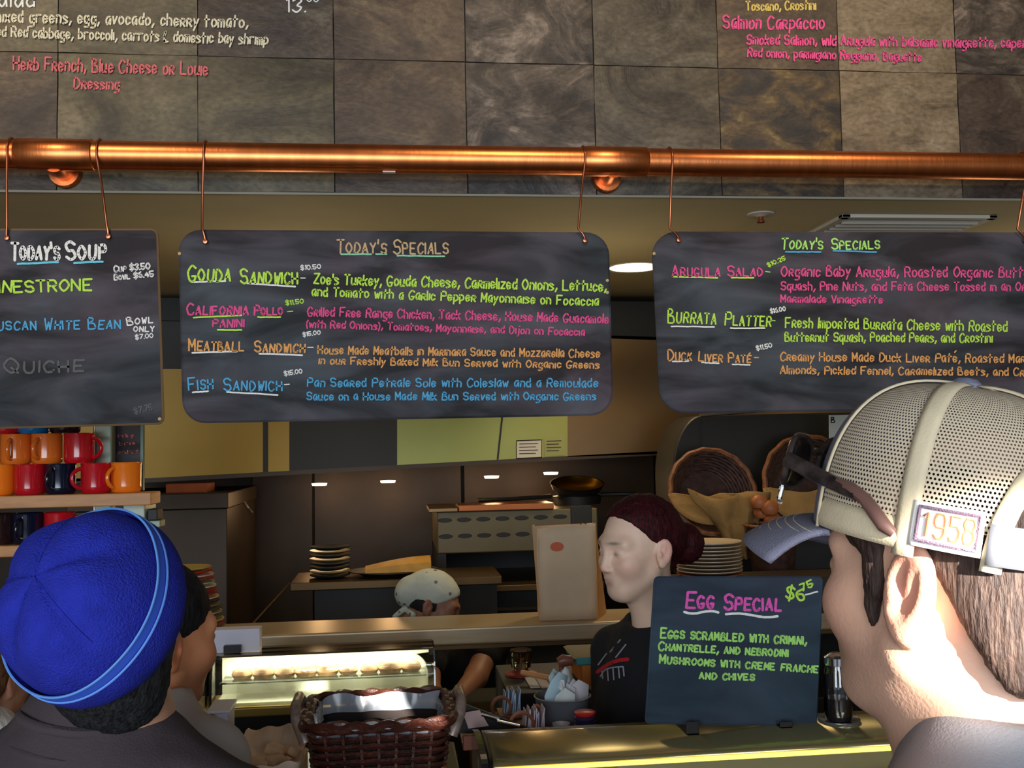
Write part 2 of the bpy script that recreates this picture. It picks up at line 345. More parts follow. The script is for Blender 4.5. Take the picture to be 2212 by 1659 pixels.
for r in range(3):
    for c in range(-3, 11):
        o = bpy.data.objects.new('slate_tile', tile_mesh((r*5+c) % 6, rows[r][c+3])); COL.objects.link(o); o.parent = wall
        o.location = (X0+TS*c, WY, ZB+TH*r)
# ---- chalk pens
def chalk(name, c, r=0.9): return mat('chalk_'+name, rgb(*c), r, var=0.12, scale=220, spec=0.1)
K = dict(white=chalk('white', (248, 246, 240)), cream=chalk('cream', (238, 228, 196)), rose=chalk('rose', (226, 120, 122)), pink=chalk('pink', (236, 92, 150)), hot=chalk('hot_pink', (240, 100, 190)),
         yellow=chalk('yellow', (226, 200, 110)), green=chalk('green', (196, 240, 92)), lime=chalk('lime', (176, 236, 124)), mint=chalk('mint', (150, 220, 180)), orange=chalk('orange', (238, 172, 104)),
         tan=chalk('tan', (206, 176, 136)), blue=chalk('blue', (92, 176, 224)), cyan=chalk('cyan', (120, 214, 240)), ghost=chalk('ghost', (104, 104, 104)), black=chalk('black', (30, 30, 32)))
def words(parent, fn, rows_):
    for (col, text, x0, y0, x1, y1, cap, *o) in rows_:
        o = o[0] if o else {}
        mb = MB()
        if text == '_':     # an underline
            n = 8; pts = [np.array([x0+(x1-x0)*i/n, y0+(y1-y0)*i/n+random.uniform(-.4, .4)+o.get('wave', 0)*math.sin(2*PI*i/n)]) for i in range(n+1)]; ribbon(mb, pts, cap, fn)
            mb.build('underline', K[col], parent)
        else:
            write(mb, text, x0, y0, x1, y1, cap, fn, sc=o.get('sc', False), w=o.get('w')); mb.build('chalk_lettering', K[col], parent)
sc = {'sc': True}
fw = lambda x, y, l=0: PY(x, y, WY-0.0026-0.00006*l)
words(wall, fw, [
 ('white', 'Salad', -32, 15, 74, 13, 32, {'w': 2.0}), ('cream', 'organic mixed greens, egg, avocado, che^^y tomato,', -112, 44, 535, 59, 28, {'w': 1.9}),
 ('cream', 'shredded Red cabbage, broccoli, carrots & domestic bay shrimp', -78, 76, 578, 96, 25, {'w': 1.8}), ('white', '13.', 620, 26, 660, 25, 34, {'w': 1.8}), ('white', '00', 663, 4, 688, 4, 14),
 ('rose', 'He^b F^ench, Blue Cheese o^ Louie', 29, 150, 448, 162, 32, {'w': 1.9}), ('rose', 'D^essing', 160, 191, 257, 193, 26, {'w': 1.9}),
 ('yellow', 'Toscano, C^ostini', 1612, 23, 1762, 20, 22, {'w': 1.6}), ('pink', 'Salmon Ca^paccio', 1563, 61, 1780, 62, 32, {'w': 1.9}),
 ('pink', 'Smoked Salmon, wild A^ugula with balsamic vinaig^ette, capers', 1613, 95, 2228, 103, 24, {'w': 1.7}), ('pink', 'Red onion, pa^migiano Reggiano, Baguette', 1615, 122, 1990, 132, 21, {'w': 1.6})])
# ---- hanging chalkboards
def board_mat(name, base, smear):
    m, nt, b = nodes(name); N = nt.nodes.new; L = nt.links.new
    tc = N('ShaderNodeTexCoord'); mp = N('ShaderNodeMapping'); mp.inputs['Scale'].default_value = (1, 1, 3.2); L(tc.outputs['Object'], mp.inputs[0])
    n = N('ShaderNodeTexNoise'); n.inputs['Scale'].default_value = 3.2; n.inputs['Detail'].default_value = 7; n.inputs['Distortion'].default_value = 0.7; L(mp.outputs[0], n.inputs[0])
    r = N('ShaderNodeValToRGB'); e = r.color_ramp.elements; e[0].position = 0.38; e[0].color = base; e[1].position = 0.72; e[1].color = smear; L(n.outputs[0], r.inputs[0])
    n2 = N('ShaderNodeTexNoise'); n2.inputs['Scale'].default_value = 2.2; L(tc.outputs['Object'], n2.inputs[0])
    r2 = N('ShaderNodeValToRGB'); e = r2.color_ramp.elements; e[0].position = 0.4; e[0].color = (0.85, 1.0, 1.1, 1); e[1].position = 0.62; e[1].color = (1.25, 0.95, 1.1, 1); L(n2.outputs[0], r2.inputs[0])
    mx = N('ShaderNodeMix'); mx.data_type = 'RGBA'; mx.blend_type = 'MULTIPLY'; mx.inputs[0].default_value = 1; L(r.outputs[0], mx.inputs[6]); L(r2.outputs[0], mx.inputs[7]); L(mx.outputs[2], b.inputs['Base Color'])
    b.inputs['Roughness'].default_value = 0.7; b.inputs['Specular IOR Level'].default_value = 0.25
    return m
m_board = board_mat('chalkboard', rgb(42, 42, 44), rgb(92, 92, 96)); m_board2 = board_mat('slate_sign', rgb(42, 54, 64), rgb(66, 82, 92))
m_edge = mat('board_edge', rgb(120, 92, 60), 0.7)
m_copper = mat('copper', rgb(236, 142, 84), 0.34, 1.0, var=0.10, scale=5, stretch=(6, 1, 1), bump=0.04, bscale=20)
m_copper2 = mat('copper_wire', rgb(205, 125, 90), 0.35, 1.0)
def rounded(c, r, n=7):
    out = []; c = [np.array(p, float) for p in c]
    for i, p in enumerate(c):
        a = c[i-1]-p; b = c[(i+1) % len(c)]-p; a /= np.linalg.norm(a); b /= np.linalg.norm(b); R_ = r[i] if hasattr(r, '__len__') else r
        for k in range(n+1):
            t = k/n*PI/2; out.append(p+a*R_*(1-math.sin(t))+b*R_*(1-math.cos(t)))
    return out
BY = 2.868
def board(label, corners, r, lines):
    pts = [PY(x, y, BY) for x, y in rounded(corners, r)]; c = np.mean(pts, 0)
    t = empty('menu_board', (c[0], BY, min(p[2] for p in pts)), label, 'chalkboard')
    MB().prism([p+np.array([0, 0.001, 0]) for p in pts][::-1], (0, 0.012, 0)).build('panel', m_board, t, bevel=0.001)
    MB().tube([p+np.array([0, 0.007, 0]) for p in pts], 0.0058, 6, closed=True).build('edge', m_edge if r == 12 else m_board, t, smooth=True)
    words(t, lambda x, y, l=0: PY(x, y, BY-0.0012-0.00006*l), lines)
    return t
def pins(t, ps):
    for x, y in ps: MB().lathe([(0, -0.004), (0.0045, -0.002), (0.005, 0.002), (0, 0.004)], PY(x, y, BY-0.002), 10, ((1, 0, 0), (0, 0, 1), (0, 1, 0))).build('edge_pin', m_pin, t, smooth=True)
m_pin = mat('pale_pin', rgb(206, 176, 130), 0.5)
b1 = board('chalkboard with square corners reading Today\'s Soup, hanging leftmost from the copper pipe', [(-150, 497), (337, 497), (350, 913), (-140, 926)], 12, [
 ('white', 'Today\'s', 25, 561, 128, 560, 40, {'sc': True, 'w': 3.0}), ('white', 'Soup', 144, 561, 228, 557, 42, {'sc': True, 'w': 3.0}), ('cyan', '_', 38, 570, 126, 566, 2.2), ('cyan', '_', 160, 568, 222, 565, 2.2),
 ('white', 'Cup $3.50', 247, 587, 324, 581, 14, {'sc': True, 'w': 1.6}), ('white', 'Bowl $6.45', 247, 605, 332, 597, 13, {'sc': True, 'w': 1.5}), ('green', 'MINESTRONE', -26, 633, 198, 627, 28, {'w': 2.2}),
 ('blue', 'Tuscan White Bean', -26, 713, 260, 710, 26, {'sc': True, 'w': 1.7}), ('white', 'Bowl', 275, 702, 330, 697, 18, {'sc': True, 'w': 1.5}), ('white', 'only', 289, 716, 333, 716, 16, {'sc': True, 'w': 1.4}),
 ('white', '$7.00', 293, 733, 331, 729, 11), ('ghost', 'Quiche', 12, 806, 180, 802, 34, {'sc': True, 'w': 2.4}), ('ghost', '$7.75', 292, 894, 330, 884, 14, {'w': 1.4})])
b2 = board('wide chalkboard with rounded corners, four sandwiches listed, hanging in the middle', [(388, 499), (1312, 505), (1322, 893), (398, 911)], 46, [
 ('tan', 'Today\'s', 728, 546, 834, 547, 31, {'sc': True, 'w': 1.8}), ('tan', 'Specials', 850, 548, 968, 547, 33, {'sc': True, 'w': 1.8}), ('mint', '_', 737, 549, 802, 549, 1.7), ('mint', '_', 812, 549, 835, 549, 1.7), ('mint', '_', 858, 552, 960, 554, 1.7),
 ('green', 'Gouda', 407, 607, 497, 607, 36, {'sc': True, 'w': 2.2}), ('green', 'Sandwich', 520, 611, 643, 613, 34, {'sc': True, 'w': 2.1}), ('white', '_', 415, 609, 487, 607, 1.8), ('white', '_', 532, 612, 638, 619, 1.8), ('white', '-', 649, 607, 659, 607, 14),
 ('white', '$10.50', 650, 583, 693, 580, 11), ('green', 'Zoe\'s Tu^key, Gouda Cheese, Ca^melized Onions, Lettuce,', 678, 613, 1309, 629, 25, {'w': 1.8}), ('green', 'and Tomato with a Ga^lic Peppe^ Mayonnaise on Focaccia', 674, 639, 1292, 660, 22, {'w': 1.7}),
 ('pink', 'Califo^nia'.replace('^', 'r'), 405, 680, 536, 680, 26, {'sc': True, 'w': 1.9}), ('pink', 'Pollo', 550, 680, 610, 680, 22, {'sc': True, 'w': 1.9}), ('green', '_', 418, 686, 522, 681, 1.7), ('green', '_', 557, 685, 606, 685, 1.7), ('pink', 'PANINI', 460, 706, 527, 706, 18, {'w': 1.7}),
 ('green', '_', 470, 713, 522, 713, 1.7), ('green', '$11.50', 618, 659, 656, 655, 11), ('green', '-', 621, 679, 632, 678, 14), ('pink', 'G^illed F^ee Range Chicken, Jack Cheese, House Made Guacamole', 665, 682, 1314, 698, 22, {'w': 1.6}),
 ('pink', '(with Red Onions), Tomatoes, Mayonnaise, and Dijon on Focaccia', 662, 707, 1262, 725, 18, {'w': 1.5}), ('white', '$15.00', 655, 727, 692, 722, 10), ('orange', 'Meatball', 408, 757, 526, 758, 28, {'sc': True, 'w': 1.8}), ('orange', 'Sandwich', 550, 760, 658, 761, 25, {'sc': True, 'w': 1.8}),
 ('white', '_', 415, 762, 512, 759, 1.8), ('white', '_', 560, 764, 653, 767, 1.8), ('white', '-', 664, 756, 676, 756, 14), ('orange', 'House Made Meatballs in Ma^ina^a Sauce and Mozza^ella Cheese', 687, 764, 1295, 772, 20, {'w': 1.5}),
 ('orange', 'in ou^ F^eshly Baked Milk Bun Se^ved with O^ganic G^eens', 689, 786, 1294, 796, 18, {'w': 1.5}), ('white', '$15.00', 615, 812, 653, 806, 11), ('blue', 'Fish', 408, 843, 460, 839, 29, {'sc': True, 'w': 1.7}), ('blue', 'Sandwich', 484, 843, 609, 844, 29, {'sc': True, 'w': 1.7}),
 ('white', '_', 416, 848, 450, 845, 1.7), ('white', '_', 490, 847, 600, 853, 1.7), ('white', '-', 615, 837, 626, 836, 14), ('blue', 'Pan Sea^ed Pet^ale Sole with Coleslaw and a Remoulade', 664, 835, 1291, 836, 21, {'w': 1.5}),
 ('blue', 'Sauce on a House Made Milk Bun Se^ved with O^ganic G^eens', 663, 864, 1287, 864, 19, {'w': 1.5})])
b3 = board('wide chalkboard listing arugula salad, burrata and pate, hanging above the mesh cap', [(1411, 503), (2330, 505), (2336, 876), (1431, 890)], 52, [
 ('lime', 'Today\'s', 1688, 537, 1777, 538, 25, {'sc': True, 'w': 1.7}), ('lime', 'Specials', 1797, 539, 1900, 537, 25, {'sc': True, 'w': 1.7}), ('blue', '_', 1697, 544, 1773, 544, 1.6), ('blue', '_', 1800, 542, 1893, 544, 1.6),
 ('pink', 'Arugula', 1452, 597, 1555, 597, 26, {'sc': True, 'w': 1.7}), ('pink', 'Salad', 1572, 596, 1647, 596, 24, {'sc': True, 'w': 1.7}), ('green', '_', 1453, 598, 1550, 600, 1.7), ('green', '_', 1580, 600, 1628, 600, 1.7), ('lime', '-', 1652, 592, 1662, 593, 12),
 ('green', '$10.25', 1660, 577, 1697, 561, 10), ('pink', 'O^ganic Baby A^ugula, Roasted O^ganic Butte^nut', 1688, 596, 2275, 600, 25, {'w': 1.6}), ('pink', 'Squash, Pine Nuts, and Feta Cheese Tossed in an O^ange', 1687, 627, 2262, 628, 21, {'w': 1.5}),
 ('pink', 'Ma^malade Vinaig^ette', 1687, 653, 1906, 655, 18, {'w': 1.5}), ('green', 'Burrata', 1443, 696, 1546, 700, 32, {'sc': True, 'w': 1.7}), ('green', 'Platter', 1566, 702, 1665, 705, 30, {'sc': True, 'w': 1.7}), ('white', '_', 1450, 705, 1543, 706, 1.6), ('white', '_', 1578, 709, 1652, 709, 1.6),
 ('white', '$16.00', 1665, 677, 1697, 671, 11), ('lime', '-', 1667, 697, 1674, 697, 10), ('green', 'F^esh Impo^ted Bu^^ata Cheese with Roasted', 1697, 707, 2175, 716, 25, {'w': 1.6}), ('green', 'Butte^nut Squash, Poached Pea^s, and C^ostini', 1696, 737, 2143, 739, 22, {'w': 1.6}),
 ('orange', 'Duck', 1443, 779, 1494, 779, 25, {'sc': True, 'w': 1.6}), ('orange', 'Liver', 1509, 780, 1560, 782, 22, {'sc': True, 'w': 1.6}), ('orange', 'Paté', 1574, 783, 1622, 783, 22, {'sc': True, 'w': 1.6}),
 ('white', '_', 1453, 781, 1488, 780, 1.5), ('white', '_', 1516, 783, 1553, 785, 1.5), ('white', '_', 1582, 787, 1620, 788, 1.5), ('orange', '-', 1629, 777, 1638, 777, 10), ('white', '$11.50', 1635, 757, 1668, 750, 11),
 ('orange', 'C^eamy House Made Duck Live^ Paté, Roasted Ma^cona', 1686, 779, 2262, 784, 21, {'w': 1.5}), ('orange', 'Almonds, Pickled Fennel, Ca^amelized Beets, and C^ostini', 1686, 807, 2268, 812, 19, {'w': 1.5})])
pins(b1, [(345, 905)]); pins(b2, [(388, 548), (1312, 606), (1312, 632)]); pins(b3, [(1413, 548)])
# ---- copper pipe with couplings and wall brackets
pz0 = PY(0, 335, 2.9)[2]; PR = 0.0405; PZc = 2.536
pipe = empty('copper_pipe', (0.3, 2.9, PZc-PR), 'thick horizontal copper pipe running across the slate wall', 'pipe')
X = (1, 0, 0)
MB().lathe([(PR, -2.2), (PR, 3.2)], (0, 2.9, PZc), 40, ((0, 1, 0), (0, 0, 1), X)).build('tube', m_copper, pipe, smooth=True)
def xat(px): return PY(px, 345, 2.86)[0]
for a, b in ((28, 192), (1265, 1402)):
    xa, xb = xat(a), xat(b); MB().lathe([(PR, xa-0.004), (PR+0.0035, xa), (PR+0.0035, xb), (PR, xb+0.004)], (0, 2.9, PZc), 40, ((0, 1, 0), (0, 0, 1), X)).build('coupling', m_copper, pipe, smooth=True)
    xm = (xa+xb)/2-0.005
    MB().tube([(xm, 2.9, PZc-0.02), (xm, 2.93, PZc-0.024), (xm, WY-0.002, PZc-0.024)], [0.03, 0.03, 0.03], 16).tube([(xm, WY-0.02, PZc-0.024), (xm, WY-0.001, PZc-0.024)], [0.042, 0.046], 20).build('bracket', m_copper, pipe, smooth=True)
xs_ = xat(840); MB().box(xs_-0.018, xs_+0.018, 2.882, 2.9, PZc-PR-0.0025, PZc-PR+0.001).build('paper_tag', m_white, pipe)
# ---- copper wire hangers
def hanger(px, top, hole, label):
    x = PY(px, top[1], 2.9)[0]; hx, _, hz = PY(hole[0], hole[1], BY); r = PR+0.003; pts = []
    for k in range(13):
        a = PI*1.25-PI*1.35*k/12; pts.append((x, 2.9+r*math.cos(a+0)*1.0, PZc+r*math.sin(a)))
    pts = [(x+(0.004*i/12), 2.9-(p[1]-2.9)*-1 if False else p[1], p[2]) for i, p in enumerate(pts)][::-1] if False else [(x, 2.9+r*math.cos(math.radians(a)), PZc+r*math.sin(math.radians(a))) for a in range(-30, 196, 15)]
    bx = PY(top[0], 500, BY-0.006)[0]
    pts += [(bx+(x-bx)*0.5, BY-0.012, (PZc+hz)/2+0.03), (bx, BY-0.010, hz+0.03), (hx+(bx-hx)*0.3, BY-0.0085, hz+0.014), (hx, BY-0.008, hz+0.002), (hx+0.002, BY-0.004, hz-0.004)]
    t = empty('wire_hanger', (hx, BY-0.008, hz), label, 'hanger', None)
    MB().tube(pts, 0.0034, 8).build('wire', m_copper2, t, smooth=True)
    MB().lathe([(0, -0.004), (0.006, -0.003), (0.008, 0), (0.006, 0.003), (0, 0.004)], (hx, BY-0.005, hz-0.003), 12, ((1, 0, 0), (0, 0, 1), (0, 1, 0))).build('hook_end', m_copper2, t, smooth=True)
for px, tp, hl, lb in ((26, (16, 500), (16, 512), 'left copper wire holding the soup chalkboard'), (217, (231, 500), (235, 509), 'right copper wire holding the soup chalkboard'),
                       (446, (437, 498), (444, 520), 'left copper wire holding the sandwich chalkboard'), (1262, (1249, 498), (1263, 518), 'right copper wire holding the sandwich chalkboard'),
                       (1449, (1446, 498), (1465, 517), 'left copper wire holding the salad chalkboard'), (2214, (2196, 500), (2212, 518), 'copper wire at the right edge holding the salad chalkboard')):
    hanger(px, tp, hl, lb)
# ---- kitchen ceiling fittings
zc = 2.458
c = PZ(1370, 578, zc)
m_lampglow = mat('lamp_glow', rgb(255, 225, 170), 0.5, emit=(1, 0.78, 0.45, 1), es=4)
t = empty('can_light', c, 'round recessed can light between the two wide chalkboards', 'light')
MB().lathe([(0.105, 0), (0.125, -0.003), (0.128, 0.003)], c, 32, closed=True).build('trim_ring', m_white, t, smooth=True)
MB().lathe([(0, 0.0005), (0.106, 0.0)], c-np.array([0, 0, 0.001]), 32).build('lamp', m_lampglow, t)
light('SPOT', 'can_light_beam', c-np.array([0, 0, 0.03]), c-np.array([0, 0, 1.5]), 26, (1, 0.72, 0.4), angle=120, radius=0.09)
c = PZ(1643, 462, zc); t = empty('sprinkler_head', c, 'small sprinkler head on the kitchen ceiling', 'sprinkler')
MB().lathe([(0.045, 0.0), (0.043, -0.004), (0.02, -0.006), (0.012, -0.01)], c, 24).build('escutcheon', m_white, t, smooth=True)
MB().lathe([(0.009, 0), (0.009, -0.022), (0.013, -0.026), (0.013, -0.029), (0.004, -0.031)], c, 12).build('nozzle', m_copper2, t, smooth=True)
a = PZ(1838, 462, zc); b = PZ(2158, 463, zc); cc = PZ(1775, 500, zc); x0, x1 = a[0]-0.03, b[0]; y0, y1 = a[1], a[1]+0.62
t = empty('air_vent', ((x0+x1)/2, (y0+y1)/2, zc-0.012), 'white square air diffuser with slats on the kitchen ceiling', 'vent')
mb = MB()
for q in ((x0, x1, y0, y0+0.03), (x0, x1, y1-0.03, y1), (x0, x0+0.03, y0, y1), (x1-0.03, x1, y0, y1)): mb.box(q[0], q[1], q[2], q[3], zc-0.012, zc)
mb.build('frame', m_white, t, bevel=0.002)
for k in range(11):
    y = y0+0.06+k*0.048; MB().obox(((x0+x1)/2, y, zc-0.004), ((1, 0, 0), (0, 0.8, -0.6), (0, 0.6, 0.8)), ((x1-x0)/2-0.03, 0.02, 0.0012)).build('slat', m_white, t)
MB().box(x0+0.02, x1-0.02, y0+0.02, y1-0.02, zc-0.001, zc+0.001).build('backing', m_black, t)
# ================================================================== KITCHEN
HY = 4.9
def plate(name, pts, m, parent, Y=HY, th=0.02, **k): return MB().prism([PY(x, y, Y) for x, y in pts][::-1], (0, th, 0)).build(name, m, parent, **k)
hb = lambda x: 1033-(x-320)*0.053
m_yel = mat('yellow_reflection', rgb(158, 124, 32), 0.42, 0.3, var=0.12, scale=1.2)  # hood front: reflections in the curved steel are put into the panel colours
m_grn = mat('green_reflection', rgb(142, 146, 72), 0.38, 0.3, var=0.08, scale=1.2)
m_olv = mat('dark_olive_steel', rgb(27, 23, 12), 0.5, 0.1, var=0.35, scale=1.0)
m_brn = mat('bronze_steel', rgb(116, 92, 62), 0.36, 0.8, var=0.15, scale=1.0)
hc = PY(800, 1000, HY)
hood = empty('range_hood', hc, 'long metal extractor hood with yellow and green reflections coloured into its front panels, behind the chalkboards', 'extractor hood')
plate('top_band', [(-60, 640), (1860, 655), (1860, 742), (-60, 680)], m_black, hood, th=0.7)
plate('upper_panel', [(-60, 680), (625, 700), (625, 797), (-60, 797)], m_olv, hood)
plate('front_panel', [(-60, 797), (625, 797), (625, hb(625)), (310, hb(310)), (-60, 1050)], m_yel, hood)['label'] = 'panel coloured with a mustard yellow reflection'
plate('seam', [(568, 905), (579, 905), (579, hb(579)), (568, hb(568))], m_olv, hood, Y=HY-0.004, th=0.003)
plate('front_panel', [(625, 700), (858, 710), (858, hb(858)), (625, hb(625))], m_olv, hood)['label'] = 'steel panel coloured for the dark stretch between the reflections'
plate('front_panel', [(858, 710), (1226, 728), (1226, hb(1226)), (858, hb(858))], m_grn, hood)['label'] = 'panel coloured with a pale green reflection'
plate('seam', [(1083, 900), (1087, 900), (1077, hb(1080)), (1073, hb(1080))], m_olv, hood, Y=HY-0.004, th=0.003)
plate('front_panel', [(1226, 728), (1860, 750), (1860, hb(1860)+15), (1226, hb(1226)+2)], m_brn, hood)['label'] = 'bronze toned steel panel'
mb = MB(); A = [PY(x, hb(x) if x > 300 else 1034, HY) for x in (-60, 320, 1412, 1860)]
for i in range(3):
    p, q = A[i], A[i+1]; d = np.array([0, 0.75, 0.02]); mb.add([p, q, q+d, p+d, p-(0, 0, .02), q-(0, 0, .02), q+d-(0, 0, .02), p+d-(0, 0, .02)], [(0, 1, 2, 3), (7, 6, 5, 4), (0, 4, 5, 1), (3, 2, 6, 7)])
mb.build('lip', m_dsteel, hood)
for (x, y) in ((690, 1048), (838, 1042), (1062, 1032), (1190, 1024)):
    p = PY(x, y+1, 5.35); t2 = MB().lathe([(0, 0), (0.036, 0.0), (0.040, 0.012), (0, 0.014)], p, 20).build('lamp', m_lampglow, hood, smooth=True)
    light('POINT', 'hood_lamp', p-np.array([0, 0, 0.06]), p, 1.6, (1, 0.62, 0.3), radius=0.04)
for pts, nm, m_, lb in (([(1116, 952), (1170, 950), (1170, 988), (1116, 990)], 'notice', m_white, 'white framed notice on the green hood panel'), ([(1175, 946), (1220, 943), (1222, 983), (1176, 986)], 'notice', mat('notice_paper', rgb(150, 154, 96), 0.7), 'olive notice right of the white one on the hood')):
    mb = MB().prism([PY(x, y, HY-0.004) for x, y in pts][::-1], (0, 0.003, 0)); o = mb.thing(nm, m_, lb, 'notice')
    lm = MB()
    for k in range(4):
        y = pts[0][1]+7+k*7; ribbon(lm, [np.array([pts[0][0]+6, y]), np.array([pts[1][0]-8-5*(k % 2), y-1])], 0.8, lambda x, y, l=0: PY(x, y, HY-0.0055))
    if m_ is m_white:
        q = [np.array(PY(x, y, HY-0.006)) for x, y in pts]; lm.tube(q, 0.0025, 4, closed=True)
    lm.build('printed_lines', m_black, o)
# brown steel cabinet and the recess beside it
cab = empty('steel_cabinet', PY(430, 1380, 4.7), 'tall dull brown steel cabinet at left of the hot line', 'cabinet')
a = PY(300, 1068, 4.7); b = PY(530, 1068, 4.7)
MB().box(a[0]-0.3, b[0]-0.08, 4.7, 5.6, 0.0, a[2]-0.071).build('body', m_dsteel, cab, bevel=0.004)
MB().box(a[0]-0.3, b[0]-0.07, 4.67, 5.6, a[2]-0.07, a[2]).build('top_rail', m_dsteel, cab, bevel=0.004)
MB().tube([PY(528, 1085, 4.66), PY(536, 1098, 4.64), PY(543, 1108, 4.66)], 0.008, 8).build('latch', m_steel, cab, smooth=True)
a = PY(358, 1066, 4.8); b = PY(447, 1044, 4.8)
MB().box(a[0], b[0], 4.8, 5.0, a[2], b[2]).thing('carton', mat('orange_carton', rgb(150, 70, 26), 0.7, var=0.1), 'rust orange carton lying on top of the brown steel cabinet', 'box', bevel=0.003)
# backsplash panels with vertical seams
bs = empty('backsplash', PY(800, 1200, 5.85), 'dull steel backsplash behind the hot line', 'backsplash')
for xa, xb in ((545, 676), (679, 1000), (1003, 1420)):
    p, q = PY(xa, 1050, 5.85), PY(xb, 1300, 5.85); MB().box(p[0], q[0], 5.85, 5.87, 0.0, 1.72).build('panel', m_dsteel, bs, bevel=0.002)
# oven with two rows of vents
OY = 4.85
def op(x, y): return PY(x, y, OY)
ov = empty('oven', (op(1100, 1300)[0], OY, 0.0), 'grey green enamel oven with two rows of oval vents and a dark mouth', 'oven')
m_oven = mat('oven_enamel', rgb(96, 86, 60), 0.45, 0.35, var=0.12, scale=4)
x0, x1 = op(944, 1120)[0], op(1291, 1120)[0]; zt = op(1100, 1102)[2]; zm = op(1100, 1192)[2]; zl = op(1100, 1262)[2]
MB().box(x0, x1, OY, OY+0.7, zm, zt).build('upper_front', m_oven, ov, bevel=0.006)
MB().box(x0, x0+0.04, OY, OY+0.7, zl, zm).box(x1-0.04, x1, OY, OY+0.7, zl, zm).box(x0, x1, OY+0.66, OY+0.7, zl, zm).build('mouth_wall', m_black, ov)
MB().box(x0-0.04, x1+0.02, OY-0.03, OY+0.7, zl-0.03, zl).build('sill', m_brn, ov, bevel=0.004)
MB().box(x0, x1, OY+0.02, OY+0.7, 0.0, zl-0.03).build('base', m_black, ov)
for k in range(7):
    for rr, (bx, by, sx, n) in enumerate(((961, 1124, 41.5, 7), (963, 1159, 41.5, 5))):
        if k < n: p = op(bx+sx*k, by-k*1.3); MB().lathe([(0.0, -0.002), (0.031, -0.002), (0.034, 0.0), (0.034, 0.004)], p, 18, ((1, 0, 0), (0, 0, 1), (0, 1, 0)), sq=0.32).build('vent', m_black, ov)
p, q = op(1232, 1096), op(1278, 1140); MB().box(p[0], q[0], OY-0.012, OY-0.002, q[2], p[2]+0.008).build('control_plate', m_olv, ov, bevel=0.003)
for k in range(3):
    z = zl-0.12-0.06*k; MB().box(x0, x1, OY-0.02, OY+0.02, z, z+0.012).build('rail', m_dsteel, ov)
zs = op(1100, 1092)[2]
sh = MB().box(op(990, 1100)[0], op(1195, 1095)[0], OY-0.02, OY+0.20, zt+0.001, zt+0.03).thing('copper_shelf', mat('copper_sheet', rgb(150, 86, 48), 0.35, 0.8), 'rusty copper coloured slab lying on top of the oven', 'shelf', bevel=0.003)
MB().box(op(926, 1100)[0], op(990, 1100)[0]-0.004, OY-0.02, OY+0.4, zt+0.001, zt+0.018).thing('steel_strip', m_brn, 'narrow bronze steel strip left of the copper slab on the oven', 'shelf', bevel=0.002)
# brass skillet on its dark ring with long handles
pc = PY(1246, 1056, 5.2); tx = ((1, 0, 0), (0, 0.97, 0.24), (0, -0.24, 0.97)); sk = empty('skillet', pc-np.array([0, 0, 0.085]), 'black pan with a bright brass interior standing on the oven', 'pan')
MB().lathe([(0.10, -0.03), (0.125, 0.0), (0.138, 0.03), (0.141, 0.032), (0.134, 0.03)], pc, 36, tx, closed=True).build('body', m_black, sk, smooth=True)
MB().lathe([(0.134, 0.031), (0.12, 0.004), (0.09, -0.018), (0, -0.022)], pc, 36, tx, closed=True).build('lining', mat('brass', rgb(214, 172, 60), 0.2, 1.0), sk, smooth=True)
MB().lathe([(0.12, zt+0.001-pc[2]), (0.125, -0.035), (0.1, -0.032)], pc, 30, sq=0.9).build('ring_stand', m_black, sk, smooth=True)
MB().tube([PY(1190, 1072, 5.16), PY(1110, 1078, 5.1), PY(1032, 1081, 5.05)], [0.013, 0.010, 0.012], 8).build('handle', m_black, sk, smooth=True)
MB().tube([PY(1298, 1068, 5.16), PY(1345, 1067, 5.1), PY(1372, 1067, 5.1)], [0.012, 0.010, 0.010], 8).build('handle', m_black, sk, smooth=True)
# work table with plates and pan
TY = 4.45; zt = PY(740, 1256, TY)[2]; xa, xb = PY(626, 1256, TY)[0], PY(935, 1256, TY)[0]
tb = empty('work_table', ((xa+xb)/2, TY+0.3, 0), 'bronze edged work table carrying a plate stack at the kitchen centre', 'table')
MB().box(xa, xb+0.3, TY, TY+0.38, zt-0.035, zt).build('top', m_brn, tb, bevel=0.004)
MB().box(xa+0.1, xb+0.28, TY+0.03, TY+0.36, 0, zt-0.036).build('base', m_black, tb)
MB().tube([PY(626, 1259, TY), PY(545, 1348, TY-0.3)], 0.004, 6).build('cord', m_brn, tb)
p = PY(713, 1250, TY+0.14); m_crm = mat('cream_ceramic', rgb(214, 196, 150), 0.25)
zz = p[2]+0.002
zz = zt
for k in range(8):
    lt = k in (1, 4, 6); r = 0.088; m_bp = mat('black_plate', rgb(12, 12, 12), 0.75)
    o = MB().lathe([(0.0, 0.0), (0.05, 0.0), (r-0.006, 0.010), (r, 0.013), (r, 0.0165), (r-0.008, 0.015), (0.05, 0.006), (0, 0.006)], (0, 0, 0), 30).build('plate', mat('plate_cream', rgb(150, 124, 76), 0.3) if lt else m_bp, None, smooth=True)
    o.location = (p[0], TY+0.14, zt+0.001+k*0.0175); props(o, ('cream' if lt else 'black')+' plate in the short dark stack on the work table, '+['lowest', 'second from the bottom', 'third from the bottom', 'fourth from the bottom', 'fifth from the bottom', 'sixth from the bottom', 'just under the top', 'topmost'][k], 'plate', 'plates on the work table')
p = PY(850, 1243, TY+0.16); pn = empty('shallow_pan', (p[0], TY+0.16, zt), 'dark shallow pan on the work table holding a golden wedge', 'pan')
MB().lathe([(0.0, 0.0), (0.13, 0.0), (0.165, 0.016), (0.20, 0.022), (0.2, 0.026), (0.16, 0.02), (0, 0.008)], (p[0], TY+0.16, zt), 36, sq=0.75).build('pan_body', m_dsteel, pn, smooth=True)
